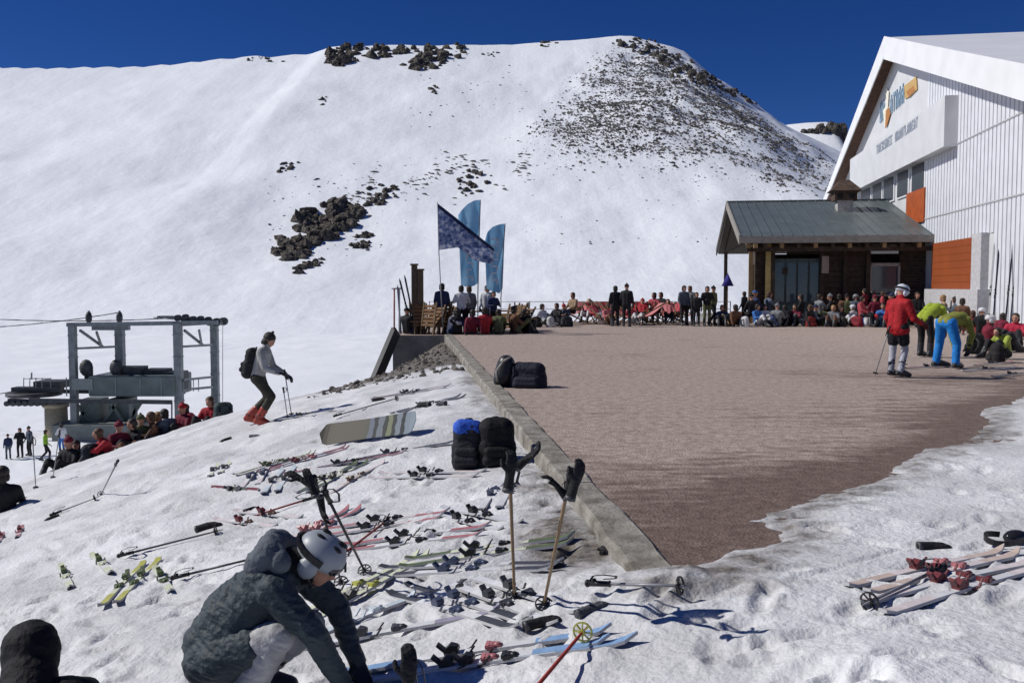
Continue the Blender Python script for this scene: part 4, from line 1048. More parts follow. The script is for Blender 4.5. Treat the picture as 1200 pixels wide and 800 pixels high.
def lay(p, d, L, gap=0.0, roll=0.0):
    """frame for a ski of length L resting on the snow at p along d"""
    d = V((d.x, d.y, 0)).normalized(); side = V((d.y, -d.x, 0))
    c = V((p.x, p.y, 0))+side*gap
    us = np.linspace(-.5, .5, 11)*L
    X = c.x+d.x*us; Y = c.y+d.y*us; Z = T(X, Y)
    k, b = np.polyfit(us, Z, 1)
    lift = max(0, float(np.sort(Z-(k*us+b))[-3]))
    n = gnormal(c.x, c.y); dv = V((d.x, d.y, k))
    nn = (n-dv*n.dot(dv)/dv.length_squared).normalized()
    if roll: nn = Matrix.Rotation(roll, 3, dv.normalized()) @ nn
    return frame_on(V((c.x, c.y, b+lift*.3-.014)), dv, nn)
def pole_obj(name_label, p, q, shaft, grip, basket, group=None, strap=True, L=None, cat='ski pole'):
    """p grip end, q tip end, both in the world"""
    p = V(p); q = V(q); d = (q-p); L = d.length; d.normalize()
    M = frame_on(p, d, V((0, 0, 1)) if abs(d.z) < .95 else V((1, 0, 0)))
    m = MB(); m.tube((0, .1, 0), (0, L*.86, 0), .010, .0085, 8); m.tube((0, L*.86, 0), (0, L, 0), .0085, .003, 8)
    o = m.build('ski_pole', shaft); o.matrix_world = M
    g = MB(); g.tube((0, -.005, 0), (0, .13, 0), .017, .015, 10); g.ball((0, -.008, 0), (.022, .017, .022), 10); g.ball((0, .035, .012), (.018, .014, .018), 8); g.ball((0, .128, 0), (.019, .01, .019), 8); g.build('grip', grip, o)
    b = MB(); yb = L-.075
    b.tube((0, yb-.012, 0), (0, yb+.008, 0), .016, .014, 8)
    for i in range(8):
        t = i*math.pi/4; b.bar((.012*math.cos(t), yb, .012*math.sin(t)), (.046*math.cos(t), yb+.006, .046*math.sin(t)), .01, .005)
    for i in range(16):
        t, t2 = i*math.pi/8, (i+1)*math.pi/8; b.bar((.047*math.cos(t), yb+.006, .047*math.sin(t)), (.047*math.cos(t2), yb+.006, .047*math.sin(t2)), .009, .007)
    b.build('basket', basket, o)
    if strap:
        s = MB(); pts = [V((0, .01, .016)), V((.03, .05, .05)), V((.045, .12, .06)), V((.03, .19, .05)), V((.0, .17, .03)), V((-.01, .09, .022))]
        for a, c in zip(pts[:-1], pts[1:]): s.bar(a, c, .014, .003)
        s.build('wrist_strap', plain('strap_black', (.015, .015, .017)), o)
    return tag(o, name_label, cat, group)
def glove(M, col, label, s=1.0, group=None):
    pr = []; hand(pr, V((0, .08, .035)), V((0, -.1, .035)), 1.25, 0, 1); pr.append((V((0, -.05, .035)), .05, V((0, .07, .035)), .045*s, 0)); pr.append((V((0, .08, .035)), .046*s, V((0, .17, .033)), .036*s, 0))
    o = blob(pr, .008, col, 'glove', None, 1); o.matrix_world = M @ Matrix.Scale(.58*s, 4)
    c = MB(); c.tube((0, -.085, .035), (0, -.045, .035), 054e-3, .05, 14); c.build('cuff', plain('cuff_grey', (.06, .06, .065)), o)
    return tag(o, label, 'glove', group)
def lying_pole(a, b, shaft, grip, basket, label, group=None, L=1.15):
    p = ground(*a); q = ground(*b); d = q-p; d.z = 0; d.normalize()
    q = p+d*min(L, max(.6, (q-p).length)); q.z = Ts(q.x, q.y); mid = (p+q)/2; lift = max(0, Ts(mid.x, mid.y)-mid.z)
    p.z += .03+lift; q.z += .03+lift
    return pole_obj(label, p, q, shaft, grip, basket, group)
def stuck_pole(top, tip, shaft, grip, basket, label, group=None, L=1.1, strap=True):
    """planted in the snow at picture point tip, grip reaching towards picture point top"""
    q = ground(*tip); r = ray(*top)
    # point on the viewing ray at distance L from q, the solution nearer the upright
    o = V((0, 0, EYE)); r = r.normalized(); b = (o-q).dot(r); c = (o-q).length_squared-L*L; disc = b*b-c
    if disc < 0: t = -b
    else: t1, t2 = -b-math.sqrt(disc), -b+math.sqrt(disc); t = t1 if abs((o+r*t1-q).normalized().z) > abs((o+r*t2-q).normalized().z) else t2
    p = o+r*t
    return pole_obj(label, p, q+(q-p).normalized()*.05, shaft, grip, basket, group, strap), p, q
def ski_pair(a, b, top, tip, bind, where, L=1.6, gap=.13, accent=None, roll=0.0, group=None, off=.0, names=('nearer', 'farther')):
    L = round(L*.9, 2)
    p = ground(*a); q = ground(*b); d = q-p; c = (p+q)/2
    dd = V((d.x, d.y, 0)).normalized()
    side = V((dd.y, -dd.x, 0))
    near = -1 if side.y > 0 else 1     # which side lies towards the photographer
    gap *= .72
    for nm, g, o in ((names[0], near*gap/2, off), (names[1], -near*gap/2, -off)):
        cc = c+dd*o
        ski(lay(cc, dd+side*random.uniform(-.05, .05), L, g, roll*random.uniform(.4, 1)), L, top, tip, bind, f'{nm} ski of {where}', group or 'skis lying on the snow', accent)
def single_ski(a, b, top, tip, bind, label, L=None, roll=0, accent=None):
    L = round(L*.9, 2) if L else None
    p = ground(*a); q = ground(*b); d = q-p; c = (p+q)/2
    return ski(lay(c, d, L or min(1.85, max(1.0, d.length)), 0, roll), round(L or min(1.85, max(1.0, d.length)), 1), top, tip, bind, label, 'skis lying on the snow', accent)
def gear():
    C = lambda n, c, r=.4: plain(n, c, r)
    blk = C('gear_black', (.018, .018, .02)); dgrey = C('gear_dark_grey', (.05, .052, .06)); blueg = C('gear_blue_grey', (.055, .07, .12)); white = C('ski_white', (.69, .69, .70)); green = C('ski_green', (.60, .63, .46)); dgreen = C('ski_dark_green', (.09, .12, .05))
    red = C('ski_red', (.38, .14, .15)); pink = C('ski_pink', (.64, .57, .57)); maroon = C('ski_maroon', (.13, .025, .03)); tq = C('ski_turquoise', (.50, .57, .61)); blue = C('ski_blue', (.20, .33, .54)); orange = C('ski_orange', (.55, .44, .38)); silver = C('ski_silver', (.62, .63, .65)); olive = C('ski_olive', (.07, .08, .06)); yellow = C('gear_yellow', (.40, .40, .08)); brown = C('ski_brown', (.09, .05, .035)); purple = C('ski_purple', (.30, .28, .36))
    wood = C('pole_bamboo', (.26, .17, .09)); grey = C('pole_alloy', (.22, .22, .24), .35); dk = C('pole_dark_shaft', (.03, .03, .035)); rp = C('pole_red_shaft', (.30, .04, .03))
    # --- left cluster above the standing helmets
    single_ski((237, 571), (325, 579), olive, maroon, dgrey, 'dark green ski turned on its edge below the pile of bindings, red tip', 1.35, R(55))
    ski_pair((248, 563), (266, 541), white, green, dgrey, 'the leftmost white pair with dark bindings in the pile', 1.3, .2)
    ski_pair((292, 570), (312, 545), white, pink, blueg, 'the white pair with blue bindings in the pile', 1.4, .22)
    ski_pair((318, 574), (338, 552), silver, tq, dgrey, 'the silver pair with turquoise tips in the pile', 1.4, .2)
    ski_pair((300, 550), (345, 538), white, green, dgreen, 'the green tipped pair at the top of the pile', 1.2, .18)
    ski_pair((335, 546), (378, 533), white, red, maroon, 'the white pair with red bindings behind the pile', 1.3, .2, red)
    ski_pair((378, 566), (405, 552), green, dgreen, blk, 'the green pair with black bindings beside the planted poles', 1.3, .2)
    single_ski((400, 572), (436, 550), orange, pink, brown, 'pale orange ski right of the green pair', 1.3)
    single_ski((372, 548), (440, 538), maroon, red, blk, 'dark red ski below the propped snowboard, nearer of two in line', 1.7)
    single_ski((425, 538), (503, 523), brown, blk, dgrey, 'dark brown ski below the propped snowboard, farther of two in line', 1.7)
    ski_pair((458, 556), (546, 556), silver, pink, blk, 'the pair with pink tips left of the two backpacks', 1.6, .2)
    ski_pair((412, 622), (485, 608), pink, red, blk, 'the upper pink pair with black bindings in the middle', 1.35, .24)
    ski_pair((450, 638), (520, 626), white, red, blk, 'the lower white pair with red tips in the middle', 1.35, .26)
    ski_pair((520, 600), (592, 614), silver, silver, blk, 'the silver pair lying below the two backpacks', 1.3, .22)
    ski_pair((520, 655), (625, 638), green, dgreen, blk, 'the green pair behind the left bamboo pole', 1.35, .2)
    ski_pair((455, 671), (640, 669), silver, dgrey, blueg, 'the long grey pair lying level in the middle', 1.6, .16, None)
    ski_pair((460, 692), (628, 736), white, dgrey, blueg, 'the white pair with blue bindings pointing down right', 1.6, .15)
    ski_pair((560, 688), (640, 716), white, silver, dgrey, 'the white pair at the foot of the left bamboo pole', 1.4, .2)
    ski_pair((378, 716), (452, 676), green, green, blk, 'the yellow green pair beside the crouching person', 1.55, .2, yellow)
    single_ski((395, 756), (498, 735), silver, purple, dgrey, 'grey ski pointing right beside the crouching person, tip turned up', 1.5)
    ski_pair((425, 796), (685, 748), silver, blue, blk, 'the grey pair with blue tips and red bindings at the bottom', 1.6, .16, red)
    single_ski((392, 738), (455, 712), white, tq, tq, 'short white ski with turquoise tip right of the yellow green pair', .9)
    single_ski((430, 800), (725, 756), tq, blue, blk, 'pale turquoise ski with blue tip at the bottom edge', 1.65)
    ski_pair((16, 612), (8, 640), white, red, maroon, 'the red tipped pair at the far left', 1.2, .3, red)
    ski_pair((88, 648), (112, 690), white, green, dgreen, 'the pair with green heels left of the green ski', 1.3, .42, green)
    ski_pair((176, 660), (128, 712), green, yellow, dgreen, 'the yellow green pair alone on the left snow', 1.3, .17)
    single_ski((180, 664), (205, 700), white, green, dgreen, 'white ski with green binding right of the lone green pair', 1.1)
    ski_pair((262, 600), (345, 612), white, pink, maroon, 'the white pair with dark red bindings above the crouching person', 1.5, .34, brown)
    ski_pair((345, 634), (400, 606), pink, red, red, 'the pink pair behind the white helmet', 1.3, .18)
    # right hand skis
    ski_pair((1018, 688), (1175, 652), pink, orange, maroon, 'the upper red pair on the right snow', 1.5, .16, red)
    ski_pair((1030, 712), (1215, 664), silver, pink, maroon, 'the lower red pair on the right snow', 1.55, .17, maroon)
    # upper slope left of the kerb
    ski_pair((425, 468), (540, 452), brown, maroon, dgrey, 'the dark pair lying at the crest below the wall', 1.7, .22)
    ski_pair((475, 482), (530, 468), silver, dgrey, blk, 'the grey pair just above the snowboard', 1.5, .25)
    single_ski((330, 492), (385, 482), blk, dgrey, blk, 'black ski at the crest in front of the walking skier', 1.6)
    # --- poles
    st1, p1, _ = stuck_pole((597, 545), (603, 700), wood, blk, blk, 'bamboo coloured ski pole planted in the snow, left of two with gloves on top', None, 1.12)
    st2, p2, _ = stuck_pole((669, 553), (637, 710), wood, blk, blk, 'bamboo coloured ski pole leaning right, right of two with gloves on top', None, 1.12)
    s3, p3, _ = stuck_pole((368, 560), (400, 684), dk, blk, blk, 'dark ski pole planted behind the helmet, shorter of the crossed two', None, 1.1)
    s4, p4, _ = stuck_pole((380, 575), (428, 670), dk, blk, blk, 'dark ski pole planted right of the helmet, longer of the crossed two', None, 1.0)
    def on_pole(p, sp, lab, rot, s=1.0, lift=.02):
        M = Matrix.Translation(p+V((0, 0, lift))) @ Matrix.Rotation(rot, 4, 'Y') @ Matrix.Rotation(R(90), 4, 'X') @ Matrix.Rotation(sp, 4, 'Y'); M.translation = p+V((0, -.02, lift)); glove(M, cloth('glove_black_cloth', (.016, .016, .018)), lab, s)
    on_pole(p1+V((-.01, 0, -.10)), .4, 'black glove hung over the left bamboo pole, palm out', R(8), .95)
    on_pole(p1+V((.05, .03, .0)), 1.8, 'black glove hung behind the left bamboo pole, fingers sideways', R(50), .85)
    on_pole(p2+V((0, 0, -.10)), .3, 'black glove standing upright on the right bamboo pole', R(18), .9)
    on_pole(p2+V((-.05, .03, -.13)), 1.6, 'black glove hanging low behind the right bamboo pole', R(-40), .75)
    on_pole(p3+V((0, 0, -.09)), .2, 'black glove on top of the shorter crossed pole', R(-20), .85)
    on_pole(p3+V((-.06, .02, -.05)), .9, 'black glove hanging at the left of the crossed poles', R(-60), .8)
    on_pole(p4+V((0, 0, -.08)), 1.2, 'black glove hanging low between the crossed poles', R(170), .9)
    lying_pole((456, 612), (398, 657), rp, blk, blk, 'dark red ski pole lying right of the white helmet, grip up')
    lying_pole((370, 586), (300, 608), rp, blk, blk, 'thin red ski pole lying above the crouching person')
    lying_pole((140, 656), (258, 625), dk, blk, blk, 'thin dark ski pole lying left of the crouching person, upper one')
    lying_pole((203, 681), (300, 658), dk, blk, blk, 'dark ski pole with thick grip lying left of the crouching person')
    lying_pole((60, 606), (115, 585), grey, blk, blk, 'grey ski pole lying on the snow near the left crest')
    lying_pole((690, 699), (766, 693), grey, blk, blk, 'grey ski pole half sunk right of the bamboo poles, upper one')
    lying_pole((392, 492), (520, 455), dk, blk, blk, 'long dark ski pole lying at the crest right of the walking skier', L=1.3)
    lying_pole((1105, 672), (1010, 718), grey, blk, blk, 'grey ski pole lying below the right red skis')
    # red pole with yellow basket crossing the bottom skis
    a = ground(688, 748); b = at(585, 803, a.y-1.0); bz = Ts(b.x, b.y); pole_obj('red ski pole with yellow green basket crossing the bottom skis', V((b.x, b.y, bz+.16)), a+V((0, 0, .06)), rp, blk, yellow)
    # near pole whose grip rises at the bottom edge
    g0 = at(478, 762, 3.0); pole_obj('near ski pole whose thick black grip rises at the bottom edge', g0, V((g0.x+.03, g0.y, Ts(g0.x, g0.y)-.04)), dk, blk, blk)
    on_pole(g0+V((0, 0, -.14)), .3, 'black glove over the near ski pole at the bottom edge', R(2), .85)
    for (px, py, hx, hy, lab) in ((42, 572, 38, 512, 'thin grey ski pole planted at the left crest, front of the child'), (62, 560, 70, 505, 'thin grey ski pole planted behind the left crest'), (118, 580, 138, 540, 'pale ski pole leaning before the red jacket at the left crest'), (337, 490, 332, 455, 'grey ski pole planted in front of the walking skier')):
        stuck_pole((hx, hy), (px, py), grey, blk, blk, lab, None, 1.05)
    # snowboard propped on its edge
    p = ground(376, 524); q = ground(492, 508); c = (p+q)/2; d = (q-p).normalized(); L = 1.5
    sb = MB(); n = 26; vs = []; W = .33
    for i in range(n+1):
        u = i/n*2-1; ww = W/2*(.9+.1*abs(u)); e = (abs(u)-.84)/.16
        if e > 0: ww *= math.sqrt(max(0.0, 1-e**2.3))
        z = .05*max(0, (abs(u)-.8)/.2)**2
        vs += [(-ww, u*L/2, z), (ww, u*L/2, z), (ww, u*L/2, z+.012), (-ww, u*L/2, z+.012)]
    fs = [(i*4+j, i*4+(j+1) % 4, i*4+4+(j+1) % 4, i*4+4+j) for i in range(n) for j in range(4)]
    sb.add(vs, fs)
    m = bpy.data.materials.new('board_graphic'); m.use_nodes = True; nt = m.node_tree; b_ = nt.nodes['Principled BSDF']; N = nt.nodes.new; K = nt.links.new
    tc = N('ShaderNodeTexCoord'); sx = N('ShaderNodeSeparateXYZ'); K(tc.outputs['Object'], sx.inputs[0])
    mr = N('ShaderNodeMapRange'); mr.inputs['From Min'].default_value = -L/2; mr.inputs['From Max'].default_value = L/2; K(sx.outputs['Y'], mr.inputs['Value'])
    rp_ = N('ShaderNodeValToRGB'); e = rp_.color_ramp.elements; rp_.color_ramp.interpolation = 'CONSTANT'
    cols = [(0, (.125, .115, .095)), (.5, (.11, .112, .085)), (.53, (.15, .165, .21)), (.585, (.05, .055, .055)), (.625, (.17, .19, .215)), (.68, (.05, .055, .055)), (.72, (.19, .205, .13)), (.77, (.05, .055, .055)), (.81, (.20, .23, .26)), (.86, (.04, .045, .05)), (.9, (.20, .24, .28))]
    e[0].position = 0; e[0].color = (*cols[0][1], 1); e[1].position = cols[1][0]; e[1].color = (*cols[1][1], 1)
    for ps, cc in cols[2:]: k = e.new(ps); k.color = (*cc, 1)
    wn = N('ShaderNodeTexNoise'); wn.inputs['Scale'].default_value = 7; K(tc.outputs['Object'], wn.inputs['Vector']); ad = N('ShaderNodeMath'); ad.operation = 'MULTIPLY_ADD'; ad.inputs[1].default_value = .06; K(wn.outputs['Fac'], ad.inputs[0]); K(mr.outputs[0], ad.inputs[2]); K(ad.outputs[0], rp_.inputs[0]); K(rp_.outputs[0], b_.inputs['Base Color']); b_.inputs['Roughness'].default_value = .65; b_.inputs['Specular IOR Level'].default_value = .15
    o = sb.build('snowboard', m); 
    nrm = (V((.02, -.80, .60))).normalized()
    o.matrix_world = frame_on(c+V((0, 0, .155)), d, nrm)
    tag(o, 'wide olive and grey snowboard propped up on the snow, base facing out', 'snowboard')
    for s in (-1, 1):
        bd = MB(); bd.box((0, s*.26, -.03), (.22, .14, .03)); bd.bar((-.08, s*.26, -.03), (-.11, s*.26, -.2), .16, .02); bd.bar((-.03, s*.26-.07, -.08), (-.03, s*.26+.07, -.08), .05, .012); bd.build('binding', blk, o)
    # gloves and small things lying about
    def drop(px, py, col, lab, s=1.0, rz=None):
        p = ground(px, py); n = gnormal(p.x, p.y); a = random.random()*6 if rz is None else rz
        d = V((math.cos(a), math.sin(a), 0)); d = d-n*d.dot(n); glove(frame_on(p-n*.005, d, n), col, lab, s)
    gb = cloth('glove_black_cloth', (.016, .016, .018)); gg = cloth('glove_grey_cloth', (.07, .075, .085))
    drop(237, 621, gb, 'black glove lying on the snow at the tip of the upper dark pole', 1.25, .2)
    drop(290, 599, gb, 'black glove lying above the white pair with dark red bindings', .8)
    drop(540, 688, gg, 'grey glove lying above the silver skis', .8); drop(685, 720, gg, 'grey glove lying right of the right bamboo pole foot', .95, .5); drop(708, 648, gb, 'black glove lying near the end of the kerb', .9)
    drop(655, 664, gg, 'dark grey glove lying between the right bamboo pole and the kerb', .7); drop(65, 606, gb, 'small black glove lying at the far left of the slope', .9); drop(1085, 643, gb, 'black glove lying above the right red skis', 1.0, 0)
    drop(162, 668, gb, 'black glove lying beside the lone green pair', .8); drop(625, 735, gb, 'black glove at the tips of the silver skis', 1.0, .3); drop(440, 470, gb, 'black glove lying at the crest', 1.2); drop(500, 476, gb, 'black glove beside the grey pair at the crest', 1.4); drop(520, 474, gg, 'grey glove beside the grey pair at the crest', 1.2)
    drop(268, 515, gb, 'black glove on the snow behind the red pair', 1.0); drop(296, 512, gg, 'grey glove on the snow below the walking skier', 1.0); drop(398, 668, blueg, 'blue grey glove on the snow right of the helmet', .7)
    # goggles on the right snow
    p = ground(1168, 641); r = empty('goggles', p+V((0, 0, .03)), .3, 'black ski goggles with looped strap lying above the right red skis', 'goggles')
    m = MB(); m.ball((.14, 0, .02), (.085, .05, .045), 14); m.build('lens', plain('lens_dark', (.02, .02, .025), .1), r)
    m = MB(); pts = [V((.08+.0-.14*math.cos(t)*1.1, .09*math.sin(t), .02+.012*math.sin(2*t))) for t in [R(-100+200*i/16) for i in range(17)]]
    for a, b in zip(pts[:-1], pts[1:]): m.bar(a, b, .006, .035)
    m.build('strap', blk, r)
    ski_pair((574, 600), (600, 560), white, silver, blueg, 'the white pair with blue grey bindings below the backpacks', 1.3, .2)
    # backpacks
    p = ground(562, 547); backpack('backpack', p+V((-.12, .05, -.02)), R(172), .33, .45, .28, (.018, .018, .024), 'dark backpack with blue top standing against the kerb, left one', seed=2)
    b1 = bpy.data.objects['backpack']; k = blob([(V((-.07, 0, .40)), .095, V((.06, .03, .42)), .09, 0)], .014, cloth('pack_blue', (.03, .10, .50)), 'top_flap', b1, 3, .006)
    backpack('backpack', p+V((.17, .02, -.02)), R(188), .40, .47, .32, (.010, .010, .011), 'black backpack standing against the kerb, right beside the blue topped one', seed=8)
    q = at_z(612, 455, .0)
    backpack('backpack', V((q.x+.10, q.y+.15, -.01)), R(165), .62, .33, .38, (.016, .018, .03), 'dark navy backpack lying on the terrace by the kerb', seed=4)
    hb, _ = None, None
    hm = empty('helmet_bag', V((q.x-.30, q.y+.25, .0)), .3, 'black helmet shaped bag leaning on the navy backpack', 'helmet bag')
    blob([(V((0, 0, .2)), .17, V((.04, 0, .38)), .15, 0), (V((-.07, -.02, .12)), .12, V((.08, .0, .12)), .12, 0)], .014, blk, 'shell', hm, 4)
    st = MB(); st.path([V((-.14, -.1, .1)), V((-.17, -.14, .28)), V((-.05, -.16, .44)), V((.08, -.12, .5))], .02, 6); st.build('strap', plain('strap_pale', (.3, .28, .24)), hm)
# ------------------------------------------------------------------ the figures in the photo
def quilt(name, col, col2):
    m = cloth(name, col, col2=col2); nt = m.node_tree; N = nt.nodes.new; L = nt.links.new
    tc = N('ShaderNodeTexCoord'); w = N('ShaderNodeTexWave'); w.wave_type = 'BANDS'; w.bands_direction = 'DIAGONAL'; w.inputs['Scale'].default_value = 5.5; w.inputs['Distortion'].default_value = 5; w.inputs['Detail'].default_value = 3; w.inputs['Detail Scale'].default_value = 2.2
    mp = N('ShaderNodeMapping'); mp.inputs['Scale'].default_value = (.4, .8, 1.6); L(tc.outputs['Object'], mp.inputs['Vector']); L(mp.outputs[0], w.inputs['Vector'])
    b = nt.nodes['Principled BSDF']; old = b.inputs['Normal'].links[0].from_socket
    bp = N('ShaderNodeBump'); bp.inputs['Strength'].default_value = .32; bp.inputs['Distance'].default_value = .012; L(w.outputs['Fac'], bp.inputs['Height']); L(old, bp.inputs['Normal']); L(bp.outputs[0], b.inputs['Normal'])
    b.inputs['Roughness'].default_value = .6
    return m
def figures():
    blk = plain('glove_black', (.015, .015, .016)); bootd = plain('boot_dark', (.03, .03, .035)); bootr = plain('boot_red', (.33, .05, .03), .35)
    # crouching person in front
    gx, gy = -1.305, 4.5; gz = Ts(gx+.1, gy)
    P = pose(pel=(0, -.12, .36), che=(0, .13, .68), nec=(0, .27, .775), hea=(0, .385, .80), face=(.12, .80, -.60), shR=(.19, .20, .70), shL=(-.19, .22, .70), elR=(.24, .41, .50), elL=(-.22, .44, .48), wrR=(.14, .53, .21), wrL=(-.10, .56, .23),
             hipR=(.11, -.08, .33), hipL=(-.11, -.08, .33), knR=(.20, .22, .47), knL=(-.16, .30, .40), anR=(.17, .02, .14), anL=(-.15, -.02, .13), toR=(.22, .20, .06), toL=(-.19, .18, .06))
    jm = quilt('jacket_teal_grey', (.034, .046, .055), col2=(.044, .060, .071)); jm2 = cloth('collar_black', (.012, .012, .013)); hoodm = cloth('hood_slate', (.10, .115, .135))
    thp = [(P['hip'+k], .138, P['hip'+k].lerp(P['kn'+k], .52), .115, 0) for k in 'RL']
    extra = thp+[(V((-.07, -.16, .30)), .135, V((.07, -.16, .30)), .135, 0), (V((0, -.05, .50)), .175, V((0, .06, .60)), .165, 0), (V((0, -.17, .36)), .15, V((0, -.05, .50)), .16, 0)]
    body, q = dressed(P, (gx, gy, gz), R(-90), 'person crouching in front in a dark teal jacket, pale grey trousers and white helmet', jm, cloth('trousers_pale_grey', (.42, .42, .42)), bootd, blk, 'helmet', .0085, .010, jf=extra, hat=(.29, .32, .35), gog=(.02, .02, .025), fat=1.08, legf=1.06, seed=3, sc=.94)
    blob([(V((-.11, .15, .86)), .075, V((.11, .15, .86)), .075, 0), (V((-.09, .10, .80)), .075, V((.09, .10, .80)), .075, 0), (V((-.14, .22, .83)), .055, V((-.05, .14, .9)), .05, 0), (V((.14, .22, .83)), .055, V((.05, .14, .9)), .05, 0)], .0105, hoodm, 'hood', body, 4, .008, 6)
    blob([(V((0, .24, .77)), .10, V((0, .32, .77)), .088, 0), (V((-.08, .2, .76)), .07, V((.08, .2, .76)), .07, 0)], .0105, jm2, 'neck_gaiter', body, 3, .006, 2)
    # person at the lower left corner, seen from behind
    px, py = -1.98, 3.75; pz = Ts(px, py)-.07
    P = SIT(hea=(0, .12, .76), nec=(0, .0, .68), face=(0, .8, -.6), shR=(.21, -.03, .62))
    body, q = dressed(P, (px, py, pz), R(20), 'person in black hooded jacket sitting at the bottom left corner', cloth('jacket_black', (.008, .008, .010)), cloth('trousers_black', (.015, .015, .018)), bootd, blk, 'none', .014, .010, fat=1.15, seed=9)
    blob([(q(0, -.03, .04), .115, q(0, .0, -.05), .105, 0), (q(0, -.04, -.08), .11, V((0, -.03, .64)), .13, 0)], .014, cloth('jacket_black', (.008, .008, .010)), 'hood', body, 3, .006)
    # walking skier with backpack on the crest
    f = ground(304, 500); wx, wy, wz = at(304, 500, 17.0).x, 17.0, 0; wz = Ts(wx, wy)
    P = STAND(pel=(0, -.02, .90), che=(0, .10, 1.29), nec=(0, .14, 1.43), hea=(0, .20, 1.55), face=(.12, .85, -.5), shR=(.19, .10, 1.35), shL=(-.19, .10, 1.35), elR=(.25, .18, 1.06), wrR=(.2, .42, .98), elL=(-.25, .2, 1.06), wrL=(-.18, .44, .92), hipR=(.1, -.01, .87), hipL=(-.1, -.01, .87),
              knR=(.12, .26, .54), knL=(-.12, .14, .50), anR=(.11, .02, .14), anL=(-.12, -.22, .16), toR=(.14, .2, .06), toL=(-.14, -.05, .07))
    body, q = dressed(P, (wx, wy, wz-.02), R(-90), 'skier walking right along the crest in pale jacket, olive trousers and red boots', cloth('jacket_pale_grey', (.33, .33, .32)), cloth('trousers_olive', (.045, .042, .03)), bootr, blk, 'hair', .018, .006, hat=hairmat('dark'), seed=4)
    cap_mesh(q, 'beanie').build('beanie', cloth('beanie_dark', (.03, .028, .026)), body)
    bp = backpack('backpack', (0, 0, 0), 0, .36, .50, .26, (.018, .02, .022), 'black backpack on the back of the walking skier', voxel=.018, seed=5)
    Mw = Matrix.Translation((wx, wy, wz)) @ Matrix.Rotation(R(-90), 4, 'Z') @ Matrix.Translation((0, -.20, .88)) @ Matrix.Rotation(R(180), 4, 'Z') @ Matrix.Rotation(R(12), 4, 'X'); bp.matrix_world = Mw
    wr = Matrix.Translation((wx, wy, wz)) @ Matrix.Rotation(R(-90), 4, 'Z')
    a = wr @ V((.2, .52, 1.0)); b = V((wx+.62, wy-.1, 0)); b.z = Ts(b.x, b.y)
    pole_obj('grey ski pole in the hand of the walking skier', a, b, plain('pole_alloy', (.22, .22, .24)), blk, blk)
    # --- the group on the right of the terrace
    def on(px, py): p = at_z(px, py, .012); return p
    p = on(1051, 442)
    P = STAND(pel=(0, -.03, .92), che=(0, .02, 1.3), nec=(0, .05, 1.44), hea=(0, .09, 1.56), face=(.05, .9, -.4), shR=(.18, .02, 1.36), elR=(.28, .08, 1.08), wrR=(.25, .32, 1.0), elL=(-.26, .02, 1.08), wrL=(-.3, .2, .86), knR=(.10, .08, .50), knL=(-.10, .0, .50), anR=(.09, -.02, .13), anL=(-.09, -.06, .13))
    rd = cloth('jacket_red', (.34, .012, .018)); 
    body, q = dressed(P, p, R(-62), 'child in red jacket, black shorts over pale leggings and white helmet on the terrace', rd, cloth('leggings_pale', (.36, .37, .42)), bootd, cloth('glove_red', (.10, .015, .02)), 'helmet', .016, .006, sc=.985, hat=(.62, .66, .72), gog=(.05, .09, .16), legf=.82, seed=12, bootf=.8, hem=True)
    sh = [(P['hipL'], .122, P['hipR'], .122, 0)]+[(P['hip'+s], .112, P['hip'+s].lerp(P['kn'+s], .62), .10, 0) for s in 'RL']
    blob(sh, .016, cloth('shorts_black', (.012, .012, .014)), 'shorts', body, 3, .005)
    pole_obj('thin grey ski pole held slanting down by the child in red', on(1043, 400)+V((-.05, -.0, .0)) if False else V((p.x-.20, p.y-.12, .93)), on(1025, 441), plain('pole_alloy', (.22, .22, .24)), blk, blk)
    # bending person, lime jacket
    p = on(1086, 418)
    P = STAND(pel=(0, -.12, .92), che=(0, .26, 1.13), nec=(0, .40, 1.12), hea=(0, .52, 1.10), face=(0, .6, -.75), shR=(.19, .28, 1.12), shL=(-.19, .28, 1.12), elR=(.24, .40, .84), wrR=(.16, .48, .60), elL=(-.24, .40, .84), wrL=(-.16, .5, .6), hipR=(.1, -.12, .90), hipL=(-.1, -.12, .90), knR=(.13, -.06, .5), knL=(-.13, -.02, .5), anR=(.13, -.08, .12), anL=(-.13, -.06, .12))
    dressed(P, p, R(-55), 'person bending over in lime jacket and black trousers behind the one in blue', cloth('jacket_lime', (.30, .38, .035)), cloth('trousers_black_b', (.014, .014, .016)), bootd, blk, 'cap', .018, .006, hat=plain('cap_black', (.015, .015, .016)), fat=1.08, seed=15)
    # bending person, blue trousers
    p = on(1113, 431)
    P = STAND(pel=(0, -.16, .93), che=(0, .24, 1.0), nec=(0, .37, .92), hea=(0, .47, .84), face=(0, .3, -.95), shR=(.19, .26, .97), shL=(-.19, .26, .97), elR=(.24, .36, .68), wrR=(.18, .36, .42), elL=(-.24, .38, .68), wrL=(-.18, .4, .42), hipR=(.1, -.16, .91), hipL=(-.1, -.16, .91), knR=(.18, -.06, .5), knL=(-.2, -.06, .5), anR=(.2, -.12, .12), anL=(-.24, -.10, .12))
    dressed(P, p, R(-58), 'person bending over in bright blue trousers and olive yellow jacket', cloth('jacket_olive_yellow', (.22, .23, .045)), cloth('trousers_bright_blue', (.015, .19, .55)), bootd, blk, 'hair', .018, .006, fat=1.08, legf=1.08, seed=18)
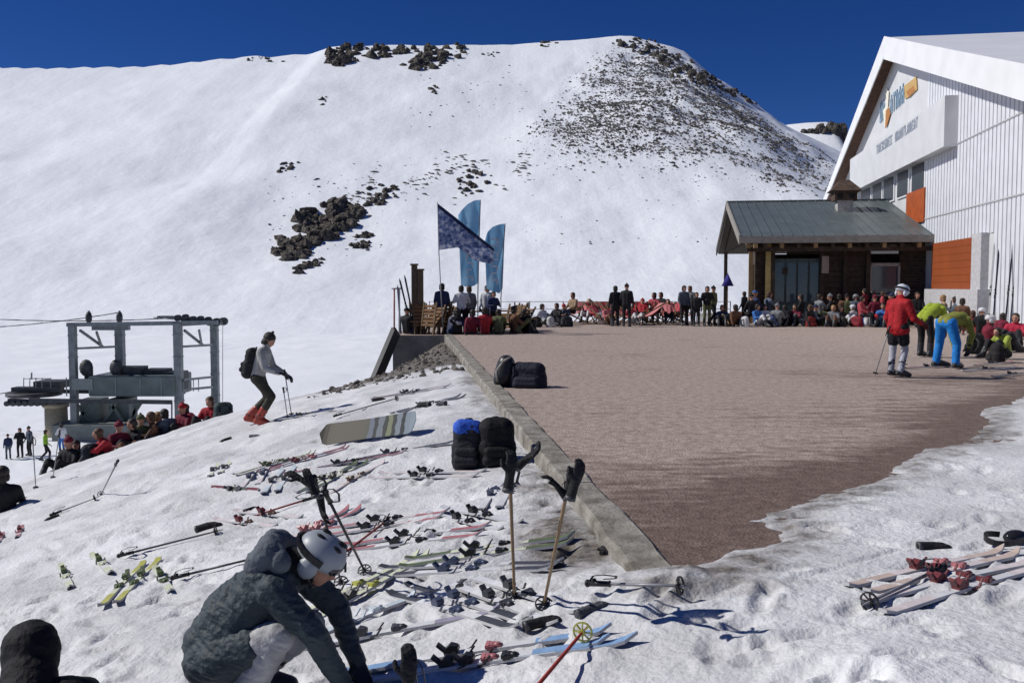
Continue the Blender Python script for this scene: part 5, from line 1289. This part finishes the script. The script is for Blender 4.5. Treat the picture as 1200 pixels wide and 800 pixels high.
    # kneeling and sitting figures at the right edge
    rows = [(1160, 412, SIT, 'jacket_maroon', (.16, .015, .03), 'trousers_dark', 'helmet', (.55, .55, .56), -100, 'person in maroon jacket sitting on the terrace near the ski rack, left of two'),
            (1189, 408, SIT, 'jacket_crimson', (.40, .02, .05), 'trousers_dark', 'hair', None, 140, 'person in crimson jacket sitting at the right edge of the terrace')]
    td = cloth('trousers_dark', (.02, .02, .024))
    for px, py, K, nm, c, tn, hd, hc, rz, lab in rows:
        q0 = on(px, py); P = K(); dressed(P, q0, R(rz), lab, cloth(nm, c), td, bootd, blk, 'helmet' if hd == 'helmet' else 'hair', .02, .006, hat=hc, seed=px)
    q0 = on(1178, 420); P = SIT(che=(0, .1, .5), nec=(0, .2, .62), hea=(0, .3, .70), shR=(.185, .12, .56), elR=(.25, .3, .36), wrR=(.15, .5, .3)); dressed(P, q0, R(110), 'child in yellow green vest crouched forward at the right edge', cloth('vest_lime', (.30, .36, .06)), td, bootd, blk, 'hair', .02, .006, sc=.85, seed=33)
    # things on the ground by the group
    o = backpack('backpack', on(1150, 415)+V((0, .3, 0)), R(20), .5, .42, .36, (.012, .014, .012), 'black backpack on the terrace behind the blue trousers', seed=14, voxel=.02)
    o = backpack('backpack', on(1168, 424), R(70), .5, .34, .34, (.02, .018, .018), 'dark bag on the terrace among the right hand people', seed=17, voxel=.02)
    dkm = plain('ski_dark_slate', (.04, .045, .06)); tqm = plain('ski_turquoise', (.08, .30, .45)); rdm = plain('ski_red', (.42, .03, .04))
    def flat_ski(a, b, top, tip, lab, L=1.5):
        A = on(*a); B = on(*b); d = (B-A); d.z = 0; c = (A+B)/2; M = frame_on(V((c.x, c.y, .016)), d, V((0, 0, 1))); ski(M, L, top, tip, bootd, lab, 'skis lying on the terrace')
    flat_ski((1120, 436), (1196, 432), dkm, tqm, 'dark ski with turquoise tip on the wet terrace, nearer one'); flat_ski((1125, 430), (1200, 424), dkm, rdm, 'dark ski with red tip on the wet terrace, middle one'); flat_ski((1062, 432), (1118, 430), rdm, rdm, 'red ski lying between the child and the blue trousers'); flat_ski((1150, 444), (1220, 436), dkm, dkm, 'all dark ski at the right edge of the terrace')
    # skis leaning on the ribbed wall, each its own
    cols = [((1166, 285), (1158, 356), (.30, .31, .33)), ((1171, 292), (1164, 358), (.06, .07, .09)), ((1188, 283), (1178, 360), (.05, .055, .07)), ((1193, 288), (1184, 362), (.22, .24, .26)), ((1199, 286), (1192, 364), (.05, .09, .08)), ((1207, 290), (1199, 366), (.3, .05, .05))]
    lb = ['pale grey ski leaning on the ribbed wall, farthest left', 'dark ski leaning beside the pale grey one', 'dark slate ski leaning in the middle of the rack', 'grey ski leaning right of the slate one', 'dark green ski leaning near the right edge', 'dark red ski leaning at the right edge']
    for (t, b, c), l in zip(cols, lb):
        Y = 30.5; A = at(*b, Y); A.z = .012; hd = on_facade(*t); B = at(*t, Y+.35); L = round((B-A).length, 1); M = frame_on((A+B)/2, B-A, V((-.8, -.6, .1))); m = plain('rack_ski_'+str(int(c[0]*100))+'_'+str(int(c[2]*100)), c); ski(M, L, m, m, plain('gear_dark_green', (.03, .05, .045)), l, 'skis leaning against the wall')
    rk = empty('ski_rack', on(1180, 378)+V((0, .5, 0)), R(10), 'low wooden ski rack in front of the ribbed wall', 'ski rack')
    wd = mat('rack_wood', (.22, .15, .09), .8, var=.25, scale=5)
    for x in (-.9, .9): MB().box((x, 0, .45), (.1, .5, .9)).build('leg', wd, rk)
    for z in (.35, .85): MB().bar((-1, -.2, z), (1, -.2, z), .08, .1).build('rail', wd, rk)

def crowd():
    J = dict(red=(.34, .02, .03), maroon=(.14, .012, .03), black=(.014, .014, .017), navy=(.02, .03, .08), blue=(.04, .14, .40), white=(.55, .56, .58), grey=(.17, .18, .19), brown=(.12, .06, .035), green=(.20, .36, .03), pink=(.50, .16, .17), rose=(.42, .07, .09), olive=(.10, .11, .05), orange=(.45, .15, .04), tan=(.30, .21, .13), slate=(.08, .10, .13), teal=(.03, .16, .18))
    jm = lambda n: cloth('coat_'+n, J[n])
    tm = lambda n: cloth('coat_'+n, J[n])
    PO = dict(sit=SIT(), sit_lean=SIT(che=(0, .08, .5), nec=(0, .17, .63), hea=(0, .24, .74), shR=(.185, .1, .56), elR=(.25, .3, .4), wrR=(.12, .5, .42)), sit_back=SIT(che=(0, -.2, .48), nec=(0, -.22, .62), hea=(0, -.2, .76), shR=(.185, -.2, .55), elR=(.26, -.32, .32), wrR=(.28, -.42, .1)),
              chair=CHAIR(), chair_talk=CHAIR(elR=(.28, .1, .74), wrR=(.2, .3, .88), face=(.5, .8, 0)), recline=RECL(), stand=STAND(), stand_talk=STAND(elR=(.3, .05, 1.16), wrR=(.18, .26, 1.18), face=(.4, .9, -.1)), walk=STAND(knR=(.11, .22, .53), anR=(.11, .18, .13), toR=(.13, .36, .07), knL=(-.11, .02, .5), anL=(-.11, -.3, .16), toL=(-.13, -.14, .06), wrR=(.26, .22, .98), wrL=(-.26, -.04, .9)))
    def put(kind, loc, rz, top, legs, head, hc, label, group, sc=1.0, arms=False):
        hm = hairmat(hc) if head == 'hair' else cloth('hat_'+hc, J[hc]) if head != 'helmet' else plain('shell_'+hc, J[hc], .35)
        return crowd_person(kind, PO[kind], jm(top), tm(legs), head, hm, loc, R(rz), label, group, sc, .03, arms)
    G1 = 'people sitting along the left crest'
    # sitting just over the crest, seen against the lift
    def crest(px, ptop, Y, rz, kind, top, legs, head, hc, label, sc=1.0):
        h = {'sit': .93, 'sit_lean': .87, 'sit_back': .89}.get(kind, 1.75)*sc
        if Y > 16: Y += 2.6
        p = at(px, ptop, Y); p.z -= h
        g = Ts(p.x, p.y); p.z = max(g-.32, min(p.z, g+.0)); put(kind, p, rz, top, legs, head, hc, label, G1, sc)
    crest(2, 546, 15.0, 30, 'sit', 'black', 'black', 'hair', 'dark', 'person in black sitting at the far left edge on the slope', 1.1)
    crest(80, 524, 18.3, 160, 'sit', 'black', 'black', 'beanie', 'maroon', 'person in black with maroon hat sitting at the left end of the crest row')
    crest(90, 527, 18.9, 200, 'sit_lean', 'maroon', 'black', 'hair', 'dark', 'person in maroon leaning forward second in the crest row')
    crest(128, 516, 18.6, 120, 'sit_lean', 'red', 'black', 'hair', 'brown', 'person in red jacket hunched over behind the pale leaning pole')
    crest(140, 512, 19.2, 230, 'sit', 'maroon', 'brown', 'beanie', 'maroon', 'person in maroon jacket and hat right of the hunched red one')
    crest(154, 500, 19.4, 150, 'sit', 'black', 'black', 'hair', 'dark', 'person in black with dark hair before the concrete lift base')
    crest(165, 499, 19.9, 200, 'sit', 'olive', 'black', 'beanie', 'olive', 'person in olive sitting before the concrete lift base')
    crest(176, 488, 20.0, 120, 'sit', 'brown', 'black', 'hair', 'brown', 'person in brown jacket with brown hair in the crest row, tallest')
    crest(186, 492, 20.6, 250, 'sit', 'tan', 'brown', 'hair', 'fair', 'fair haired person in tan jacket beside the brown one')
    crest(200, 492, 20.2, 60, 'sit_lean', 'slate', 'black', 'hair', 'dark', 'person in slate jacket leaning right just left of the lift column')
    crest(214, 506, 20.5, 150, 'sit', 'maroon', 'black', 'beanie', 'red', 'person in maroon with red hat at the foot of the lift column')
    crest(228, 502, 20.8, 100, 'sit_lean', 'rose', 'maroon', 'hair', 'dark', 'person in rose jacket between the two right lift columns')
    crest(246, 494, 20.4, 170, 'sit', 'red', 'black', 'hair', 'brown', 'person in red jacket at the right end of the crest row')
    o = backpack('backpack', V((at(262, 500, 22.6).x, 22.6, Ts(at(262, 500, 22.6).x, 22.6)-.2)), R(30), .5, .5, .36, (.04, .06, .06), 'dark green grey backpack at the right end of the crest row', seed=21, voxel=.025)
    o = backpack('backpack', V((at(106, 552, 21.0).x, 21.0, Ts(at(106, 552, 21.0).x, 21.0)-.1)), R(80), .55, .36, .36, (.02, .025, .035), 'dark blue bag lying between the crest sitters on the left', seed=22, voxel=.025)
    # far standing skiers on the flat
    G2 = 'skiers standing far below on the flat'
    def far(px, pf, Y, rz, kind, top, legs, head, hc, label, sc=1.0):
        p = at(px, pf, Y); p.z = Ts(p.x, p.y); put(kind, p, rz, top, legs, head, hc, label, G2, sc)
    def fit(px, pf):
        p = ground(px, pf); return p.y
    far(10, 538, fit(10, 538), 40, 'stand', 'navy', 'slate', 'beanie', 'black', 'child in navy jacket on the flat at the left edge', .8)
    far(24, 536, fit(24, 536), 190, 'stand_talk', 'black', 'black', 'hair', 'dark', 'skier all in black on the flat, left of the pair', .95)
    far(35, 534, fit(35, 534), 150, 'stand', 'slate', 'black', 'beanie', 'black', 'skier in slate jacket on the flat, right of the pair', .95)
    far(54, 541, fit(54, 541), -70, 'walk', 'green', 'black', 'hair', 'dark', 'skier in bright green jacket walking on the flat', 1.0)
    far(73, 532, fit(73, 532), 60, 'stand_talk', 'white', 'blue', 'hair', 'dark', 'skier in white jacket and blue trousers on the flat', 1.0)
    # --- group around the tables at the left end of the terrace
    G3 = 'people at the tables on the terrace end'
    def terr(px, Y, rz, kind, top, legs, head, hc, label, group=G3, sc=1.0, arms=False, z=.0):
        p = at(px, 386, Y); p.z = z; rz = rz+(random.choice((0, 180, 150, -140)) if group == G3 else 0); sc = sc*random.uniform(.94, 1.05); return put(kind, p, rz, top, legs, head, hc, label, group, sc, arms)
    wd = mat('table_wood', (.20, .105, .045), .75, var=.3, scale=4, bump=.2); wd2 = mat('chair_wood', (.15, .10, .05), .75, var=.3, scale=4)
    def table(px, Y, rz, lab):
        p = at(px, 386, Y); p.z = 0; r = empty('picnic_table', p, R(rz), lab, 'table')
        m = MB(); [m.box((0, -.3+.15*i, .75), (1.7, .14, .04)) for i in range(5)]; m.build('table_top', wd, r)
        for s in (-1, 1): m = MB(); [m.box((0, s*.72+.13*(i-.5), .45), (1.7, .12, .04)) for i in range(2)]; m.build('bench', wd, r)
        for s in (-1, 1):
            m = MB(); m.bar((s*.6, -.2, .73), (s*.6, -.62, 0), .06, .1); m.bar((s*.6, .2, .73), (s*.6, .62, 0), .06, .1); m.bar((s*.6, -.8, .41), (s*.6, .8, .41), .06, .1); m.build('leg', wd, r)
    table(508, 33.4, 8, 'wooden picnic table left below the pennant pole'); table(556, 34.5, -6, 'wooden picnic table under the tall blue flags'); table(596, 35.2, 20, 'wooden picnic table at the right end of the flag group')
    def folded(px, Y, lab, rz=0, tilt=-.25):
        tilt = tilt+random.uniform(-.35, .25); p = at(px, 386, Y+random.uniform(-.2, .5)); p.z = 0; r = empty('folded_chair', p, R(rz), lab, 'chair', 'folded wooden chairs stacked upright')
        r.rotation_euler = (tilt, 0, R(rz))
        for s in (-1, 1): MB().bar((s*.25, 0, 0), (s*.25, 0, 1.15), .05, .05).build('frame', wd2, r)
        m = MB(); [m.box((0, .0, .35+.13*i), (.48, .03, .09)) for i in range(6)]; m.build('slat_panel', wd, r)
    for i, px in enumerate((490, 495, 500, 505, 510, 515, 521, 527)): folded(px, 32.25+.08*i, f'folded wooden chair leaning at the brown stack below the wooden posts', rz=random.uniform(-35, 35))
    for i, px in enumerate((580, 586, 592, 597, 602, 607, 612, 617)): folded(px, 33.2+.1*i, 'folded wooden chair in the low stack right of the flags', rz=random.uniform(-60, 60), tilt=-.6)
    for px, t, b, c, lab in ((486, 311, 386, (.10, .07, .045), 'tall brown wooden post left of the pennant, left of two'), (493, 317, 386, (.12, .085, .05), 'tall brown wooden post left of the pennant, right of two')):
        p = at(px, b, 33.0); p.z = 0; hh = at(px, t, 33.0).z; m = MB(); m.box((0, 0, hh/2), (.2, .2, hh)); o = m.build('wooden_post', mat('post_wood_'+str(px), c, .8, var=.3, scale=5), None, p); bevel(o, .02); tag(o, lab, 'post'); MB().box((0, 0, hh+.03), (.26, .26, .06)).build('cap', wd2, o)
    for (a, b, lab) in (((468, 326), (484, 386), 'dark ski leaning at the far left of the terrace end'), ((474, 322), (488, 386), 'dark ski leaning beside the far left one'), ((466, 334), (470, 388), 'slim dark ski leaning at the red post')):
        A = at(*b, 32.6); A.z = .01; B = at(*a, 32.8); M = frame_on((A+B)/2, B-A, V((0, -1, .2))); ski(M, round((B-A).length, 1), plain('gear_black', (.018, .018, .02)), plain('ski_dark_slate', (.04, .045, .06)), plain('gear_black', (.018, .018, .02)), lab, 'skis leaning at the terrace end')
    terr(477, 32.6, 150, 'sit', 'black', 'navy', 'beanie', 'black', 'person in black sitting below the leaning skis')
    terr(518, 33.0, 170, 'stand', 'navy', 'black', 'hair', 'dark', 'person in navy jacket standing under the pennant', G3)
    terr(527, 32.5, 120, 'sit_lean', 'white', 'navy', 'hair', 'dark', 'person in white top sitting low in front of the navy one')
    terr(541, 33.0, 190, 'stand_talk', 'white', 'black', 'hair', 'dark', 'person in white jacket with dark hair under the tall flag', sc=.93)
    terr(550, 33.4, 160, 'stand', 'grey', 'black', 'hair', 'brown', 'person in grey jacket standing close behind the white one', sc=.93)
    terr(536, 32.4, 200, 'sit', 'black', 'black', 'hair', 'dark', 'person in black sitting in front of the white jacket')
    terr(553, 32.4, 150, 'sit_back', 'maroon', 'black', 'hair', 'dark', 'person in maroon sitting in front of the grey jacket')
    terr(571, 33.6, 170, 'stand', 'white', 'navy', 'hair', 'dark', 'person in white with navy trousers between the two blue flags', sc=.92)
    terr(578, 33.2, 60, 'stand_talk', 'navy', 'black', 'hair', 'dark', 'person in navy under the shorter blue flag', sc=.85)
    terr(568, 32.5, 200, 'sit', 'red', 'black', 'hair', 'dark', 'person in red sitting low between the flags')
    terr(584, 32.6, 210, 'sit_lean', 'olive', 'black', 'hair', 'dark', 'person in olive sitting at the foot of the shorter flag')
    terr(603, 33.0, 150, 'sit', 'brown', 'olive', 'hair', 'dark', 'person in brown sitting right of the flags')
    terr(616, 33.4, 190, 'sit_back', 'black', 'black', 'hair', 'dark', 'person in black sitting at the right end of the flag group')
    # --- sunbathers in deck chairs along the railing
    G4 = 'people resting along the railing'
    sling_r = cloth('sling_red', (.42, .035, .05)); sling_p = cloth('sling_pink', (.52, .19, .19))
    proto = {}
    def deck(px, Y, rz, col):
        p = at(px, 386, Y); p.z = 0
        if col not in proto:
            r = empty('deck_chair', (0, 0, 0), 0)
            for s in (-1, 1):
                MB().bar((s*.29, .55, .34), (s*.29, -.62, .95), .035, .05).build('frame', wd2, r); MB().bar((s*.26, -.45, .03), (s*.26, .4, .42), .035, .05).build('leg', wd2, r)
            m = MB(); n = 14; vs = []
            for i in range(n+1):
                u = i/n; y = .55-1.17*u; z = .34+.61*u-.16*math.sin(math.pi*u); vs += [(-.27, y, z), (.27, y, z), (.27, y, z-.012), (-.27, y, z-.012)]
            m.add(vs, [(i*4+j, i*4+(j+1) % 4, i*4+4+(j+1) % 4, i*4+4+j) for i in range(n) for j in range(4)]); m.build('sling', sling_r if col == 'red' else sling_p, r)
            proto[col] = r; o = r
        else: o = copy_tree(proto[col])
        o.location = p; o.rotation_euler = (0, 0, R(rz))
        tag(o, f'{col} fabric deck chair with wooden frame in the row along the railing', 'deck chair', 'deck chairs along the railing')
        return p
    specs = [(652, 40, 'sit', 'black', 'grey', 'hair', 'dark', 'person in black left of the deck chairs'), (662, 41, 'sit_lean', 'slate', 'black', 'beanie', 'red', 'person in slate jacket with red hat left of the deck chairs'), (640, 39.5, 'sit_back', 'white', 'black', 'hair', 'dark', 'person in white leaning back at the left end of the railing row'), (671, 42, 'chair', 'tan', 'black', 'hair', 'brown', 'person in tan jacket on the first deck chair'),
             (688, 42, 'recline', 'pink', 'white', 'hair', 'fair', 'fair haired person in pink lying back on a deck chair'), (700, 41, 'recline', 'rose', 'grey', 'hair', 'dark', 'person in rose with grey trousers lying back on a deck chair'), (752, 41.5, 'recline', 'red', 'black', 'beanie', 'red', 'person in red with red hat right of the two standing dark figures'), (766, 42, 'chair_talk', 'rose', 'maroon', 'hair', 'dark', 'person in rose and maroon chatting on a deck chair'), (783, 41, 'recline', 'pink', 'black', 'hair', 'dark', 'person in pink with dark hair near the right deck chairs'), (774, 43, 'chair', 'black', 'black', 'hair', 'dark', 'person in black sitting behind the pink one'), (742, 40.5, 'sit_back', 'rose', 'white', 'cap', 'white', 'person in rose with white cap leaning back on the ground'), (712, 40.4, 'sit', 'pink', 'brown', 'hair', 'brown', 'person in pink with brown hair left of the standing pair'), (792, 41.8, 'recline', 'rose', 'tan', 'hair', 'fair', 'fair haired person in rose near the hut end of the chairs')]
    for px, Y, kd, a, b, h, hc, lab in specs:
        rz = random.uniform(130, 230)
        if kd in ('recline',): deck(px, Y, rz, 'red' if a in ('red', 'rose') else 'pink')
        terr(px, Y, rz, kd, a, b, h, hc, lab, G4, arms=True, z=.03)
    for px, Y, c in ((676, 43, 'pink'), (683, 43.3, 'pink'), (694, 43.4, 'red'), (707, 43.2, 'pink'), (716, 43, 'red'), (726, 42.6, 'pink'), (744, 43, 'red'), (757, 43.2, 'red'), (768, 43.5, 'red'), (779, 43.2, 'pink'), (788, 43.4, 'red'), (797, 43, 'pink'), (727, 40.6, 'pink'), (760, 40.4, 'pink'), (735, 41.4, 'red')):
        deck(px, Y, random.uniform(90, 270), c)
    terr(721, 39.0, 10, 'stand', 'black', 'black', 'hair', 'dark', 'taller person all in black standing at the railing, left of the pair', G4)
    terr(734, 38.8, -20, 'stand', 'black', 'black', 'beanie', 'black', 'shorter person all in black standing at the railing, right of the pair', G4, .95)
    p = at(706, 386, 41.2); p.z = 0.0
    m = MB(); m.box((0, 0, .35), (.42, .05, .55)); o = m.build('side_table', cloth('towel_white', (.7, .7, .7))); o.location = p; tag(o, 'white towel draped board among the pink deck chairs', 'towel board')
    MB().box((0, .15, .32), (.5, .3, .04)).build('shelf', wd2, o)
    # standing group left of the hut
    G5 = 'people standing left of the hut'
    for px, Y, rz, kd, a, b, h, hc, lab, sc in ((801, 39.6, 200, 'stand', 'slate', 'black', 'hair', 'dark', 'person in slate jacket, left of the standing group by the hut', 1.0), (808, 40.0, 150, 'stand_talk', 'grey', 'black', 'hair', 'brown', 'person in grey jacket, second in the standing group by the hut', .92), (816, 39.2, 170, 'stand', 'black', 'black', 'hair', 'dark', 'person in black, shortest in the standing group by the hut', .85), (828, 39.4, 190, 'stand_talk', 'black', 'olive', 'hair', 'dark', 'person in black and olive in the standing group by the hut', .98), (835, 39.8, 220, 'walk', 'olive', 'black', 'beanie', 'black', 'person in olive jacket at the right of the standing group', .95)):
        terr(px, Y, rz, kd, a, b, h, hc, lab, G5, sc)
    # people sitting in front of the hut
    G6 = 'people sitting in front of the hut'
    L = [(845, 39.6, 'sit', 'navy', 'black', 'hair', 'dark', 'person in navy sitting left of the hut corner'), (856, 39.2, 'sit_back', 'brown', 'tan', 'hair', 'dark', 'person in brown leaning back left of the hut corner'), (866, 39.4, 'sit_lean', 'orange', 'black', 'hair', 'brown', 'person in orange jacket at the hut corner'), (880, 39.0, 'chair', 'black', 'black', 'beanie', 'black', 'person in black with black hat raised above the others by the corner'), (889, 39.4, 'sit', 'blue', 'white', 'hair', 'dark', 'person in blue jacket and white trousers by the yellow post'), (898, 39.2, 'sit_back', 'white', 'navy', 'hair', 'dark', 'person in white with navy trousers leaning back'), (909, 39.5, 'sit', 'grey', 'black', 'beanie', 'grey', 'person in grey with grey hat under the first glass pane'), (920, 39.2, 'sit_lean', 'black', 'maroon', 'hair', 'dark', 'person in black and maroon bent forward before the glass'), (931, 39.4, 'sit', 'maroon', 'black', 'hair', 'dark', 'person in maroon sitting before the glass door'), (943, 39.0, 'sit_back', 'black', 'grey', 'hair', 'brown', 'person in black with grey trousers before the last pane'), (954, 39.3, 'sit', 'slate', 'black', 'beanie', 'navy', 'person in slate with navy hat below the plaque'), (966, 39.1, 'sit_lean', 'olive', 'black', 'hair', 'dark', 'person in olive bent forward right of the plaque'), (977, 39.4, 'sit', 'grey', 'brown', 'hair', 'fair', 'fair haired person in grey before the dark porch'), (988, 39.0, 'sit_back', 'black', 'white', 'hair', 'dark', 'person in black with white trousers in the dark porch front'), (997, 39.3, 'sit', 'white', 'black', 'helmet', 'white', 'person in white with white helmet before the porch'), (1008, 39.2, 'chair', 'rose', 'black', 'hair', 'dark', 'person in rose jacket raised before the pale window'), (1018, 39.0, 'sit_lean', 'white', 'blue', 'hair', 'brown', 'person in white and blue bent forward left of the child in red'), (1026, 39.3, 'chair', 'maroon', 'black', 'beanie', 'maroon', 'person in maroon with maroon hat under the pale window'), (1036, 39.0, 'sit', 'blue', 'red', 'hair', 'dark', 'person in blue with red trousers just left of the child in red'), (1064, 37.5, 'sit', 'black', 'black', 'hair', 'dark', 'person in black half hidden behind the child in red'), (1128, 33.5, 'chair', 'brown', 'black', 'hair', 'dark', 'person in brown sitting before the orange shutter'), (1150, 31.5, 'sit', 'black', 'red', 'helmet', 'white', 'person in black with white helmet at the foot of the wall'), (1170, 29.5, 'sit_lean', 'maroon', 'black', 'hair', 'dark', 'person in maroon bent forward under the leaning skis'), (1140, 32.5, 'sit_back', 'red', 'black', 'hair', 'brown', 'person in red leaning back at the grey plinth')]
    for px, Y, kd, a, b, h, hc, lab in L: terr(px+random.uniform(-2, 2), Y+random.uniform(-.7, .5), random.choice((0, 0, 1))*180+random.uniform(-75, 75), kd, a, b, h, hc, lab, G6)
    L = [(872, 40.6, 'stand', 'black', 'black', 'hair', 'dark', 'person in black standing behind the sitters at the hut corner', .86), (884, 40.5, 'chair', 'navy', 'black', 'cap', 'blue', 'person in navy with blue cap raised by the yellow post', 1.1), (901, 40.6, 'chair_talk', 'slate', 'black', 'hair', 'brown', 'person in slate raised before the glass panes', 1.05), (938, 40.4, 'chair', 'black', 'black', 'hair', 'dark', 'person in black raised before the dark wall, left of the plaque', 1.05), (960, 40.3, 'chair_talk', 'grey', 'black', 'hair', 'dark', 'person in grey raised under the plaque', 1.0), (972, 40.2, 'chair', 'black', 'black', 'beanie', 'grey', 'person in black with grey hat raised right of the plaque', 1.05),
         (983, 40.2, 'chair', 'brown', 'black', 'hair', 'dark', 'person in brown raised before the dark porch', 1.05), (992, 40.1, 'chair_talk', 'olive', 'black', 'beanie', 'black', 'person in olive with black hat raised before the porch', 1.05), (1002, 40.0, 'chair', 'slate', 'black', 'helmet', 'grey', 'person in slate with grey helmet raised before the porch', 1.05), (1013, 39.9, 'stand', 'maroon', 'black', 'hair', 'dark', 'person in maroon standing in front of the pale window', .85), (1022, 39.9, 'chair', 'black', 'black', 'hair', 'dark', 'person in black raised under the pale window', 1.1), (1033, 39.8, 'stand', 'rose', 'black', 'hair', 'brown', 'person in rose standing just left of the child in red', .82), (1044, 39.6, 'chair', 'navy', 'black', 'beanie', 'navy', 'person in navy with navy hat behind the child in red', 1.1), (1074, 38.8, 'chair', 'black', 'black', 'hair', 'dark', 'person in black sitting in the dark right of the hut', 1.1), (1104, 36.0, 'chair', 'tan', 'black', 'hair', 'fair', 'fair haired person in tan before the orange shutter', 1.05), (1118, 35.5, 'chair_talk', 'slate', 'grey', 'hair', 'dark', 'person in slate and grey before the orange shutter', 1.0)]
    for px, Y, kd, a, b, h, hc, lab, sc in L: terr(px, Y, random.choice((0, 0, 1))*180+random.uniform(-75, 75), kd, a, b, h, hc, lab, G6, sc)
    # low rug of bags in front of the hut
    for i, (px, Y, c, lab) in enumerate(((872, 38.6, (.5, .5, .52), 'white bag on the ground at the hut corner'), (905, 38.7, (.06, .09, .2), 'blue bag on the ground before the glass panes'), (950, 38.6, (.16, .02, .02), 'dark red bag on the ground below the plaque'), (1004, 38.6, (.2, .02, .03), 'red bag on the ground before the porch'), (985, 38.7, (.03, .03, .03), 'black bag on the ground before the porch'), (1030, 38.5, (.04, .16, .26), 'teal bag on the ground left of the child in red'), (628, 38.2, (.02, .02, .022), 'black bag on the ground right of the flag group'), (664, 38.6, (.03, .035, .04), 'dark bag on the ground before the first deck chairs'), (645, 38.4, (.5, .5, .5), 'white bag on the ground left of the deck chairs'))):
        p = at(px, 386, Y); p.z = -.01; backpack('backpack', p, random.random()*6, .55, .38, .34, c, lab, seed=40+i, voxel=.035)
    # closed parasol by the hut
    p = at(852, 386, 41.6); p.z = 0; r = empty('parasol', p, 0, 'half closed violet blue parasol beside the left end of the hut', 'parasol')
    MB().tube((0, 0, 0), (0, 0, 2.26), .02, n=8).build('pole', wd2, r)
    m = MB(); m.tube((0, 0, 1.68), (0, 0, 2.2), .27, .03, 10); m.build('canopy', cloth('parasol_violet', (.035, .03, .20)), r)
build_land(); terrace(); station(); hut(); lift(); rocks(); flags(); railing(); gear(); figures(); crowd()
# ------------------------------------------------------------------ light, sky, camera
def setup():
    w = bpy.data.worlds.new('World'); S.world = w; w.use_nodes = True; nt = w.node_tree
    bg = nt.nodes['Background']; sk = nt.nodes.new('ShaderNodeTexSky'); sk.sky_type = 'NISHITA'; sk.sun_disc = False
    to_sun = Vector((-.75, .075, .65)).normalized()
    el = math.asin(to_sun.z); azi = math.atan2(to_sun.x, to_sun.y)
    sk.sun_elevation = el; sk.sun_rotation = azi % (2*math.pi); sk.altitude = 3200; sk.air_density = .85; sk.dust_density = .05; sk.ozone_density = 6.0
    hs = nt.nodes.new('ShaderNodeHueSaturation'); hs.inputs['Saturation'].default_value = 1.22; hs.inputs['Hue'].default_value = .517; hs.inputs['Value'].default_value = 1.2
    nt.links.new(sk.outputs[0], hs.inputs['Color']); nt.links.new(hs.outputs[0], bg.inputs['Color']); bg.inputs['Strength'].default_value = .053
    l = bpy.data.lights.new('sun', 'SUN'); l.energy = 4.3; l.angle = R(.5); l.color = (1, .965, .91)
    o = bpy.data.objects.new('sun', l); COL.objects.link(o); o.rotation_euler = to_sun.to_track_quat('Z', 'Y').to_euler(); o.location = to_sun*50
    c = bpy.data.cameras.new('camera'); c.sensor_width = 36; c.lens = 36*F/1200; c.clip_end = 5000; c.clip_start = .05
    co = bpy.data.objects.new('camera', c); COL.objects.link(co); co.location = (0, 0, EYE); co.rotation_euler = (math.pi/2-PITCH, 0, 0)
    S.camera = co
    v = S.view_settings; v.view_transform = 'Standard'; v.look = 'None'; v.gamma = 1; v.use_curve_mapping = False; v.exposure = -.09
    S.cycles.max_bounces = 6; S.cycles.use_denoising = True
setup()
